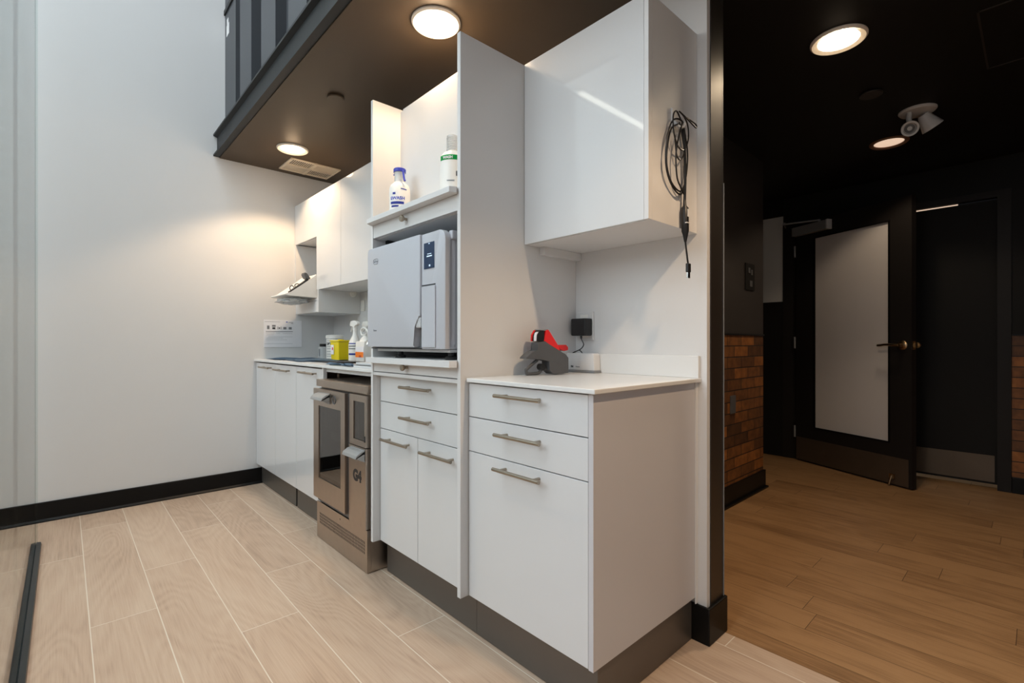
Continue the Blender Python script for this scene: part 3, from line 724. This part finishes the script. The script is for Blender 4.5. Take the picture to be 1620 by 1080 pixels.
# closer
dpart('closer_body', (.0, -.048, 1.957), (.336, -.0005, 2.033), M['midgrey'], D, .004)
dpart('closer_end', (.330, -.050, 1.955), (.346, -.0005, 2.035), M['lightgrey'], D, .003)
bm = new(); tube(bm, [(.253, -.025, 2.033), (.253, -.025, 2.05)], .010, 10)
tube(bm, [(.253, -.025, 2.048), (.03, -.16, 2.053)], .007, 8); tube(bm, [(.03, -.16, 2.060), (-.10, -.01, 2.062)], .007, 8); tube(bm, [(.03, -.16, 2.045), (.03, -.16, 2.066)], .010, 10)
obj('closer_arm', bm, M['midgrey'], D)
for z_ in (1.83, 1.03, .25):
    bm = new(); tube(bm, [(-.006, -.006, z_-.05), (-.006, -.006, z_+.05)], .008, 10); obj('hinge', bm, M['midgrey'], D)
bm = new(); bx(bm, (.795, -.006, .055), (.835, -.002, .085), .001); tube(bm, [(.817, -.012, .075), (.812, -.03, .012)], .007, 10); tube(bm, [(.826, -.012, .08), (.835, -.02, .055)], .005, 8)
obj('door_stop', bm, M['brass'], D)
# frame
bm = new()
bx(bm, (XH-.012, 1.452, 0), (XH+.10, 1.56, 2.09)); bx(bm, (XH-.012, .122, 0), (XH+.035, .19, 2.09)); bx(bm, (XH+.035, .122, 0), (XH+.10, .176, 2.09)); bx(bm, (XH-.012, .19, 2.045), (XH+.035, 1.452, 2.09)); bx(bm, (XH+.035, .176, 2.055), (XH+.10, 1.452, 2.09))
struct(obj('trim_6', bm, M['dframe']))
D2 = struct(box('door_2', (XH+.037, .180, .03), (XH+.080, .84, 2.035), M['hceil']))
box('kick_plate', (XH+.035, .205, .045), (XH+.0365, .80, .232), M['kick'], D2, org=(0, 0, 0))
# light slot above the closed leaf
gl = box('transom_light', (XH+.085, .40, 2.036), (XH+.089, 1.40, 2.0535), M['lensd']); tag(gl, 'thin strip of warm light glowing through the gap above the closed hall door', 'light gap')
# hall wall plates
def plate(name, lab, cat, x0, x1, z0, z1, m):
    t = box(name, (x0, 1.322, z0), (x1, 1.3295, z1), m, bev=.002); return tag(t, lab, cat)
sw = plate('wall_control', 'dark wall control plate above the brick in the hall', 'switch', 3.35, 3.497, 1.385, 1.565, M['hceil'])
box('button', (3.385, 1.319, 1.50), (3.415, 1.3215, 1.535), M['dgrey'], sw); box('button', (3.43, 1.319, 1.49), (3.455, 1.3215, 1.525), M['dgrey'], sw); box('button', (3.41, 1.319, 1.41), (3.45, 1.3215, 1.45), M['dgrey'], sw)
ol = plate('brick_wall_outlet', 'small black outlet box on the brick hall wall', 'outlet', 3.115, 3.19, .575, .69, M['dgrey'])
# access hatch outline on hall ceiling
bm = new(); 
bx(bm, (2.62, .155, ZC-.003), (3.2, .162, ZC-.0002)); bx(bm, (2.62, -.35, ZC-.003), (2.627, .162, ZC-.0002)); bx(bm, (2.62, -.35, ZC-.003), (3.2, -.343, ZC-.0002)); bx(bm, (3.193, -.35, ZC-.003), (3.2, .162, ZC-.0002))
tag(obj('ceiling_hatch', bm, M['hwall']), 'faint black hatch outline in the hall ceiling at the top right', 'hatch')

# ---------------------------------------------------------------- small things: near worktop
ZW = .9072
# outlet and adapter
ou = thing('wall_outlet', 'white rectangular outlet plate on the wall behind the charger base', 'outlet', (XW, 1.287, 1.098))
box('plate', (XW-.009, 1.246, 1.040), (XW-.0005, 1.330, 1.158), M['white'], ou, bev=.002); box('socket', (XW-.011, 1.270, 1.052), (XW-.009, 1.312, 1.146), M['bottle'], ou, bev=.001)
ad = thing('power_adapter', 'black plug-in power adapter hanging in the outlet with thin black lead', 'power adapter', (1.575, 1.289, 1.095))
box('case', (1.560, 1.249, 1.058), (1.606, 1.327, 1.130), M['blackp'], ad, bev=.006)
bm = new(); o = parent_origin(ad)
pts = spline([(1.575, 1.283, 1.062), (1.574, 1.281, 1.045), (1.572, 1.268, 1.022), (1.571, 1.283, 1.003), (1.568, 1.315, .990), (1.572, 1.335, .980)], 8)
tube(bm, pts, .0022, 8, radii=[.0045 if i < 8 else .0022 for i in range(len(pts))]); 
tube(bm, spline([(1.571, 1.290, 1.000), (1.572, 1.278, .990), (1.578, 1.280, .980)], 6), .0022, 8)
loc(bm, o); obj('lead', bm, M['blackp'], ad, smooth=True)
# charger base
ch = thing('charger_base', 'white block charger with dark grey base beside the red and grey label gun', 'charger', (1.577, 1.275, ZW))
o = parent_origin(ch)
bm = new(); prism(bm, [(1.202, ZW+.010), (1.345, ZW+.010), (1.350, ZW+.076), (1.347, ZW+.079), (1.213, ZW+.079), (1.206, ZW+.074)], 1.557, 1.598, 'X', .004); loc(bm, o); obj('case', bm, M['white'], ch, smooth=True)
bm = new(); bx(bm, (1.553, 1.198, ZW), (1.5985, 1.352, ZW+.0095), .003); loc(bm, o); obj('base', bm, M['midgrey'], ch)
text('lettering', '3M', .0105, faceX(1.5565, 1.324, ZW+.020), M['inkblack'], ch, bold=.0006)
text('lettering', 'Attest', .0085, faceX(1.5565, 1.298, ZW+.021), M['ink'], ch)
# label gun (in own local frame: u along screen-right = +X mostly)
lg = thing('label_gun', 'dark grey hand label gun with red top cover lying beside the charger', 'label gun', (1.255, 1.285, ZW+.001), math.radians(-10))
K = lambda u, z: (u, z)
def gp_(name, poly, y0, y1, m, parent=lg, bev=.002, smooth=False):
    bm = new(); prism(bm, poly, y0, y1, 'Y', bev); return obj(name, bm, m, parent, smooth=smooth)
W0, W1 = -.022, .022
S_ = lambda pts: [((x-160)/1340*.31*1.0, (880-z)/1340*.31) for x, z in pts]   # outline units
body_poly = S_([(330, 350), (480, 330), (600, 400), (780, 500), (900, 540), (968, 610), (968, 860), (800, 868), (640, 800), (560, 650), (430, 620), (100, 612), (120, 580), (230, 500), (340, 482)])
bd = gp_('body', body_poly, W0, W1, M['dgrey'], bev=.0025)
gp_('red_cover', S_([(462, 330), (500, 150), (555, 146), (765, 420), (790, 490), (700, 480), (600, 405), (520, 345)]), W0+.001, W1-.001, M['red'], bev=.002)
gp_('red_rim', S_([(312, 330), (320, 230), (372, 152), (385, 152), (400, 160), (400, 335)]), W1-.011, W1-.002, M['red'], bev=.001)
gp_('top_cap', S_([(380, 152), (400, 136), (545, 136), (560, 150), (480, 165)]), W0+.004, W1-.004, M['midgrey'], bev=.001)
gp_('reel_housing', S_([(325, 335), (333, 230), (382, 158), (470, 158), (470, 335)]), W0+.003, W1-.012, M['blackp'], bev=.001)
gp_('label_roll', S_([(318, 328), (318, 250), (340, 195), (385, 172), (440, 168), (466, 178), (466, 332)]), W0+.007, W0+.022, M['paper'], bev=.001)
gp_('red_knob', S_([(760, 395), (930, 390), (975, 430), (975, 480), (900, 495), (800, 470)]), W0+.004, W1-.004, M['red'], bev=.003)
gp_('lower_shell', S_([(555, 660), (700, 690), (860, 790), (860, 868), (640, 868), (560, 800)]), W0-.003, W1+.003, M['dgrey'], bev=.002)
bm = new(); path = [(390, 640), (300, 700), (195, 775), (170, 800), (185, 865), (220, 890), (330, 880), (420, 850), (470, 800), (560, 790)]
q = S_(path); tube(bm, spline([(p[0], 0, max(p[1]+.001, .0062)) for p in q], 5), .0062, 10); obj('trigger_loop', bm, M['dgrey'], lg, smooth=True)
bm = new(); lathe(bm, [(.013, -.012), (.013, .012)], (0, 0, 0), 20, 'Y')
for v in bm.verts: v.co += Vector(((470-160)/1340*.31, 0, (745-0)/1340*.0+.030))
obj('roller', bm, M['blackp'], lg)
for part in ('body',): pass

# cable bundle on side of the wall cabinet
hk = thing('adhesive_hook', 'white adhesive hook on the side of the nearest wall cabinet', 'hook', (1.448, YR, 1.76))
o = parent_origin(hk)
box('plate', (1.435, YR-.006, 1.725), (1.460, YR-.0005, 1.785), M['white'], hk, bev=.003)
bm = new(); tube(bm, spline([(1.448, YR-.004, 1.745), (1.452, YR-.022, 1.722), (1.470, YR-.028, 1.728), (1.475, YR-.026, 1.742)], 5), .005, 10); loc(bm, o); obj('hook', bm, M['lightgrey'], hk, smooth=True)
cb = thing('cable_bundle', 'coiled black lead with inline box and metal plug hanging from the white hook', 'cable', (1.45, YR-.015, 1.75))
o = parent_origin(cb)
bm = new(); Y0 = YR-.018
def C(*p): return [(a, Y0+(d if d else 0), b) for a, b, d in p]
tube(bm, spline(C((1.455, 1.735, 0), (1.40, 1.70, -.004), (1.372, 1.63, -.006), (1.375, 1.575, -.004), (1.41, 1.535, 0), (1.46, 1.518, 0), (1.495, 1.545, .003), (1.512, 1.60, .002), (1.512, 1.66, 0), (1.49, 1.71, -.003), (1.462, 1.742, -.008), (1.41, 1.73, -.004), (1.377, 1.66, -.002), (1.38, 1.58, .002), (1.42, 1.528, .004), (1.475, 1.512, .004), (1.505, 1.56, .006), (1.508, 1.64, .006), (1.48, 1.72, .004), (1.458, 1.74, 0)), 7), .0026, 8)
tube(bm, spline(C((1.46, 1.74, -.01), (1.425, 1.64, -.008), (1.432, 1.56, -.006), (1.46, 1.53, -.004), (1.488, 1.515, 0)), 8), .0026, 8)
tube(bm, spline(C((1.47, 1.75, 0), (1.43, 1.765, -.006), (1.402, 1.74, -.01), (1.405, 1.69, -.01), (1.44, 1.655, -.006), (1.49, 1.66, 0), (1.517, 1.70, 0), (1.515, 1.745, 0), (1.48, 1.765, -.004), (1.44, 1.766, -.01), (1.48, 1.755, -.014), (1.545, 1.745, -.012), (1.548, 1.758, -.01), (1.50, 1.765, -.005)), 7), .0024, 8)
tube(bm, spline(C((1.43, 1.69, 0), (1.44, 1.635, 0), (1.46, 1.62, 0), (1.485, 1.64, 0), (1.50, 1.68, 0)), 6), .0024, 8)
tube(bm, spline(C((1.482, 1.745, 0), (1.49, 1.70, 0), (1.497, 1.60, 0), (1.495, 1.52, 0), (1.493, 1.48, 0)), 6), .0045, 8)
tube(bm, spline(C((1.497, 1.365, 0), (1.502, 1.345, 0), (1.512, 1.305, 0), (1.518, 1.285, 0)), 6), .003, 8)
loc(bm, o); obj('lead', bm, M['blackp'], cb, smooth=True)
bm = new(); tube(bm, [(1.493, Y0, 1.500), (1.494, Y0, 1.478), (1.495, Y0, 1.47), (1.497, Y0, 1.395), (1.498, Y0, 1.385), (1.498, Y0, 1.36)], .01, 12, radii=[.004, .006, .012, .012, .009, .004]); loc(bm, o); ib = obj('inline_box', bm, M['blackp'], cb, smooth=True)
box('sticker', (1.490, Y0-.0125, 1.44), (1.499, Y0-.0115, 1.465), M['tag'], cb); box('band', (1.486, Y0-.0125, 1.419), (1.506, Y0+.0, 1.422), M['tag'], cb)
bm = new(); bx(bm, (1.508, Y0-.005, 1.262), (1.528, Y0+.005, 1.292), .003); loc(bm, o); obj('plug_grip', bm, M['blackp'], cb)
bm = new(); bx(bm, (1.511, Y0-.0025, 1.243), (1.526, Y0+.0025, 1.262), .0005); loc(bm, o); obj('plug_tip', bm, M['chrome'], cb)

# ---------------------------------------------------------------- bottles on the open shelf
ZS = 1.5652
b1 = thing('wash_bottle', 'white squeeze bottle with blue cap strap and blue WASH print on open shelf', 'bottle', (1.065, 1.868, ZS))
bm = new(); lathe(bm, [(.040, 0), (.044, .004), (.0445, .10), (.044, .125), (.038, .140), (.026, .150), (.0235, .152), (.0235, .155)], (0, 0, 0), 36); obj('body', bm, M['bottle'], b1, smooth=True)
bm = new(); lathe(bm, [(.0235, .154), (.022, .158), (.022, .192), (.0235, .196)], (0, 0, 0), 30); obj('neck', bm, M['clearp'], b1, smooth=True)
bm = new(); lathe(bm, [(.0265, .197), (.0265, .210), (.024, .213)], (0, 0, 0), 30); obj('cap', bm, M['bluep'], b1, smooth=True)
bm = new(); tube(bm, spline([(0, -.024, .200), (-.004, -.034, .194), (-.004, -.040, .175), (-.004, -.045, .158), (-.004, -.050, .150)], 6), .0045, 8); tube(bm, [(-.006, .026, .200), (-.010, .034, .192)], .003, 8); obj('strap', bm, M['bluep'], b1, smooth=True)
def wraptext(body, size, r, z, ang0, parent, m, name='lettering', depth=.0004, bold=0):
    t = text(name, body, size, Matrix.Identity(4), m, None, depth, bold=bold)
    for v in t.data.vertices:
        x, y, zz = v.co; a = ang0 + x/r      # increasing x goes towards -Y seen from -X
        v.co = (-(r+zz+.0004)*math.cos(a), -(r+zz+.0004)*math.sin(a), z+y)
    t.parent = parent; return t
def wrapband(a0, a1, z0, z1, r, m, parent, name='print_band', n=16, slope=0):
    bm = new(); A = []; B = []
    for k in range(n+1):
        a = a0+(a1-a0)*k/n; A.append(bm.verts.new((-r*math.cos(a), -r*math.sin(a), z0+slope*(a-a0)))); B.append(bm.verts.new((-r*math.cos(a), -r*math.sin(a), z1+slope*(a-a0))))
    for k in range(n): bm.faces.new((A[k], A[k+1], B[k+1], B[k]))
    g = bmesh.ops.solidify(bm, geom=bm.faces[:], thickness=.0003)
    return obj(name, bm, m, parent)
# the camera lies at about 60 degrees round from -X towards -Y, so prints face there
wraptext('EWASH', .019, .0447, .070, .10, b1, M['blueink'], bold=.0004)
wrapband(.10, 1.45, .051, .062, .0451, M['blueink'], b1); wrapband(.20, .95, .038, .046, .0451, M['blueink'], b1)
wrapband(.35, .65, .092, .101, .0451, M['blueink'], b1); wrapband(1.15, 1.75, .115, .119, .0451, M['blueink'], b1, slope=-.004)
b2 = thing('pump_bottle', 'tall white bottle with green WASH band and ribbed clear cap on shelf', 'bottle', (1.07, 1.488, ZS))
bm = new(); lathe(bm, [(.042, 0), (.047, .004), (.0475, .135), (.044, .155), (.034, .170), (.020, .178), (.019, .180)], (0, 0, 0), 36); obj('body', bm, M['bottle'], b2, smooth=True)
bm = new(); prof = [(.019, .180)]
for k in range(9): prof += [(.0225, .184+.0055*k), (.0205, .187+.0055*k)]
prof += [(.021, .236), (.012, .241)]
lathe(bm, prof, (0, 0, 0), 30); obj('cap', bm, M['clearp'], b2, smooth=True)
wrapband(-.2, 2.0, .134, .152, .0479, M['green'], b2)
wraptext('WASH', .0135, .0481, .138, .16, b2, M['paper'], bold=.0005)
wrapband(1.22, 1.55, .075, .093, .0478, M['ink'], b2, 'barcode'); wrapband(.5, 1.1, .055, .060, .0478, M['lightgrey'], b2)

# ---------------------------------------------------------------- far counter things
ZK = .9092
# blue cloths
def cloth(name, poly, z, lab, mm, amp=.006):
    xs = [p[0] for p in poly]; ys = [p[1] for p in poly]; x0, x1, y0, y1 = min(xs), max(xs), min(ys), max(ys)
    bm = new(); nx, ny = 16, 24; G = []
    rr = random.Random(5)
    for j in range(ny+1):
        row = []
        for i in range(nx+1):
            u, v = i/nx, j/ny
            wob = .012*math.sin(v*9+1)+.008*math.sin(v*21)
            x = x0+(x1-x0)*u+wob*(1 if u > .5 else -1)*(1 if 0 < v < 1 else .5); y = y0+(y1-y0)*v+.010*math.sin(u*7+.5)
            h = z+amp*(.5+.5*math.sin(u*8+v*5))*(.5+.5*math.sin(v*13+u*3))+.001
            row.append(bm.verts.new((x, y, h)))
        G.append(row)
    for j in range(ny):
        for i in range(nx): bm.faces.new((G[j][i], G[j][i+1], G[j+1][i+1], G[j+1][i]))
    bmesh.ops.solidify(bm, geom=bm.faces[:], thickness=-.003)
    o_ = obj(name, bm, mm, smooth=True); return tag(o_, lab, 'cloth')
cloth('cleaning_cloth', [(1.09, 3.10), (1.40, 3.83)], ZK+.002, 'dark blue grey cloth spread flat on the far end of the worktop', M['cloth'], .008)
cloth('cleaning_cloth', [(1.045, 2.30), (1.115, 2.62)], ZK+.002, 'folded blue cloth lying on the worktop edge in front of the sink', M['cloth'], .012)
# stack of white trays by the tall unit
for k, (dz, lab) in enumerate(((0, 'lower flat white tray on worktop beside the tall unit'), (.0135, 'upper flat white tray on worktop beside the tall unit'))):
    tr_ = box('flat_tray', (1.04+.008*k, 2.03, ZK+dz), (1.115, 2.27-.01*k, ZK+dz+.011), M['white'], bev=.002); tag(tr_, lab, 'tray', 'trays beside the tall unit')
tag(box('dark_sheet', (1.039, 2.032, ZK+.0112), (1.113, 2.268, ZK+.0132), M['dgrey']), 'thin dark sheet between the two flat white trays', 'sheet')
# grey canister
cn = thing('small_canister', 'small clear grey canister with black lid on worktop against the wall', 'canister', (1.455, 3.70, ZK))
bm = new(); lathe(bm, [(.034, 0), (.036, .003), (.036, .083), (.030, .090)], (0, 0, 0), 28); obj('body', bm, M['clearp'], cn, smooth=True)
bm = new(); lathe(bm, [(.025, .090), (.027, .092), (.027, .108), (.024, .111)], (0, 0, 0), 28); obj('lid', bm, M['blackp'], cn, smooth=True)
wrapband(.2, .5, .02, .07, .0363, M['ink'], cn)
# wipes tub
wtb = thing('wipes_tub', 'white round wipes tub with black OPTIM print left of the yellow container', 'tub', (1.47, 3.52, ZK))
bm = new(); lathe(bm, [(.058, 0), (.060, .004), (.060, .148), (.056, .150)], (0, 0, 0), 36); obj('body', bm, M['bottle'], wtb, smooth=True)
bm = new(); lathe(bm, [(.062, .150), (.064, .152), (.064, .170), (.058, .176), (.03, .178)], (0, 0, 0), 36); obj('lid', bm, M['bottle'], wtb, smooth=True)
wraptext('OPTIM', .026, .0602, .103, -.05, wtb, M['inkblack'], bold=.001)
for zz, a1 in ((.132, .9), (.09, 1.0), (.075, .9), (.055, 1.0), (.035, .9), (.02, 1.0)): wrapband(.05, a1, zz, zz+.003, .0604, M['ink'], wtb)
# yellow sharps container
sy = thing('sharps_container', 'square yellow sharps container with red white label beside white tub', 'container', (1.40, 3.255, ZK))
bm = new(); prism(bm, [(-.045, -.07), (.045, -.07), (.045, .07), (-.045, .07)], 0, .125, 'Z', .006)
for v in bm.verts:
    k = .90+.10*v.co.z/.125; v.co.x *= k; v.co.y *= k
obj('body', bm, M['yellow'], sy)
bm = new(); prism(bm, [(-.047, -.073), (.047, -.073), (.047, .073), (-.047, .073)], .1255, .137, 'Z', .004); lathe(bm, [(.02, .137), (.02, .143)], (.01, .02, 0), 18); obj('lid', bm, M['yellow'], sy)
box('label_patch', (1.3535, 3.262, ZK+.04), (1.3545, 3.312, ZK+.105), M['paper'], sy); box('hazard_mark', (1.3527, 3.272, ZK+.070), (1.3534, 3.290, ZK+.088), M['red'], sy)
# spray bottles
def spray(x, y, lab, stripe, rz=0, sc=1):
    t = thing('spray_bottle', lab, 'spray bottle', (x, y, ZK), rz, 'spray bottles behind the sink'); t.scale = (sc, sc, sc)
    bm = new(); lathe(bm, [(.038, 0), (.041, .004), (.041, .105), (.036, .130), (.018, .165), (.014, .185), (.014, .198)], (0, 0, 0), 30); obj('body', bm, M['bottle'], t, smooth=True)
    bm = new(); lathe(bm, [(.016, .198), (.016, .215)], (0, 0, 0), 20); obj('collar', bm, M['bottle'], t, smooth=True)
    bm = new(); prism(bm, [(-.055, .228), (-.058, .245), (-.045, .262), (.0, .266), (.045, .256), (.052, .242), (.040, .234), (.012, .232), (.012, .215), (-.012, .215), (-.014, .230)], -.011, .011, 'X', .003)
    for v in bm.verts: v.co.y *= -1
    h_ = obj('spray_head', bm, M['bottle'], t, smooth=True)
    bm = new(); tube(bm, spline([(0, .036, .232), (0, .048, .215), (0, .060, .195)], 4), .0045, 8); obj('trigger', bm, M['bottle'], t, smooth=True)
    for k, zz in enumerate((.112, .095, .078)): wrapband(-.1, 1.2, zz, zz+.006, .0414, stripe if k == 0 else M['ink'], t)
    wrapband(-.1, 1.2, .040, .052, .0414, M['blueink'], t)
    return t
spray(1.40, 3.03, 'white trigger spray bottle right of the yellow container, front of the pair', M['blueink'])
spray(1.50, 3.06, 'white trigger spray bottle standing behind the first, nearer the tall unit', M['ink'])
# bottle with orange label
ob = thing('refill_bottle', 'white bottle with orange label beside the tall unit behind the tap', 'bottle', (1.40, 2.89, ZK))
bm = new(); prism(bm, [(-.035, -.06), (.035, -.06), (.035, .06), (-.035, .06)], 0, .13, 'Z', .010); obj('body', bm, M['bottle'], ob, smooth=True)
bm = new(); lathe(bm, [(.045, .128), (.03, .150), (.016, .160), (.016, .175)], (0, 0, 0), 24, sx=.7); obj('shoulder', bm, M['bottle'], ob, smooth=True)
bm = new(); tube(bm, spline([(0, .02, .165), (0, .045, .175), (0, .05, .200), (0, .02, .215), (0, -.02, .205), (0, -.05, .180), (0, -.055, .14)], 6), .007, 10); obj('handle', bm, M['bottle'], ob, smooth=True)
box('label_patch', (1.3640, 2.832, ZK+.025), (1.3649, 2.948, ZK+.095), M['paper'], ob); box('orange_band', (1.3632, 2.836, ZK+.028), (1.3640, 2.946, ZK+.062), M['orange'], ob)
box('brown_mark', (1.3626, 2.865, ZK+.028), (1.3632, 2.895, ZK+.040), M['brownred'], ob)
# tap
tp = thing('sink_tap', 'chrome sink tap with spout over the sink, in front of orange labelled bottle', 'tap', (1.51, 2.60, ZK))
bm = new(); lathe(bm, [(.026, 0), (.026, .006), (.018, .012), (.018, .10)], (0, 0, 0), 24)
tube(bm, spline([(0, 0, .09), (-.01, .01, .15), (-.05, .05, .185), (-.10, .10, .175), (-.135, .135, .145), (-.145, .145, .12)], 8), .014, 14); obj('spout', bm, M['chrome'], tp, smooth=True)
bm = new(); tube(bm, [(-.128, .128, .150), (-.145, .145, .118), (-.15, .15, .105)], .02, 16, radii=[.018, .026, .026]); obj('spray_nozzle', bm, M['chrome'], tp, smooth=True)
# paper notice
pn = thing('paper_notice', 'white laminated instruction sheet with small pictograms on the far wall', 'notice', (1.22, YF-.001, 1.098))
box('sheet', (1.086, YF-.0025, .995), (1.360, YF-.0008, 1.200), M['paper'], pn)
def pm(name, x0, x1, z0, z1, m): return box(name, (x0, YF-.0032, z0), (x1, YF-.0026, z1), m, pn)
pm('rule_line', 1.09, 1.20, 1.1855, 1.187, M['ink']); pm('heading_mark', 1.243, 1.254, 1.183, 1.190, M['blueink'])
pm('heading_text', 1.26, 1.295, 1.182, 1.1855, M['ink']); pm('heading_text', 1.28, 1.295, 1.174, 1.177, M['ink'])
pm('rule_line', 1.10, 1.292, 1.111, 1.1155, M['ink'])
for x0, x1, z0, z1, m in ((1.108, 1.125, 1.13, 1.157, 'ink'), (1.145, 1.166, 1.13, 1.144, 'inkblack'), (1.143, 1.168, 1.148, 1.162, 'ink'), (1.190, 1.199, 1.134, 1.144, 'inkblack'), (1.182, 1.186, 1.13, 1.15, 'ink'), (1.204, 1.208, 1.13, 1.15, 'ink'), (1.223, 1.245, 1.13, 1.148, 'ink'), (1.262, 1.284, 1.13, 1.148, 'ink')): pm('pictogram', x0, x1, z0, z1, M[m])
for k, (x0, x1) in enumerate(((1.10, 1.16), (1.17, 1.20), (1.22, 1.29), (1.105, 1.155), (1.115, 1.29), (1.105, 1.22), (1.10, 1.25), (1.09, 1.29))):
    z = (1.100, 1.100, 1.097, 1.088, 1.072, 1.062, 1.05, 1.02)[k]; pm('text_line', x0, x1, z, z+.0026, M['lightgrey'])
# wall switch on the back wall below the cabinets
so = box('wall_socket', (XW-.006, 3.33, 1.26), (XW-.0005, 3.39, 1.34), M['bottle'], bev=.002); tag(so, 'small white socket plate under the far wall cabinets by the cable grommet', 'outlet')
# tilted dispenser in niche
dsp = thing('tilted_dispenser', 'white slanted open dispenser bin with black strap edge in the wall cabinet niche', 'dispenser', (1.38, 3.60, 1.3435))
o = parent_origin(dsp)
bm = new(); prism(bm, [(1.098, 1.356), (1.12, 1.352), (1.33, 1.345), (1.56, 1.345), (1.56, 1.50), (1.40, 1.512), (1.31, 1.512), (1.262, 1.470), (1.135, 1.372), (1.10, 1.364)], 3.45, 3.76, 'Y', .003); loc(bm, o); obj('bin', bm, M['bottle'], dsp)
bm = new(); prism(bm, [(1.135, 1.3725), (1.257, 1.467), (1.250, 1.474), (1.132, 1.380)], 3.455, 3.50, 'Y', .001); loc(bm, o); obj('black_edge', bm, M['blackp'], dsp)
for P_ in ([(1.150, 3.50, 1.39), (1.145, 3.50, 1.41), (1.160, 3.50, 1.425), (1.175, 3.50, 1.41)], [(1.180, 3.50, 1.41), (1.180, 3.50, 1.432), (1.198, 3.50, 1.440), (1.21, 3.50, 1.43)]):
    bm = new(); tube(bm, spline(P_, 5), .003, 8); loc(bm, o); obj('strap', bm, M['blackp'], dsp)
bm = new(); prism(bm, [(1.258, 1.472), (1.240, 1.480), (1.228, 1.505), (1.232, 1.518), (1.245, 1.514), (1.270, 1.480)], 3.455, 3.52, 'Y', .002); loc(bm, o); obj('hood', bm, M['dgrey'], dsp)
pb = thing('plastic_bag', 'crumpled clear plastic bag hanging off the niche shelf below the slanted bin', 'bag', (1.195, 3.60, 1.324))
from mathutils import noise
bm = new(); bmesh.ops.create_icosphere(bm, subdivisions=4, radius=1)
for v in bm.verts:
    n_ = noise.noise(v.co*2.3)*.28+noise.noise(v.co*6)*.12
    v.co = Vector((v.co.x*.095*(1+n_), v.co.y*.13*(1+n_), min(v.co.z*.026*(1+n_), .019)))
obj('wrap', bm, M['clearp'], pb, smooth=True)
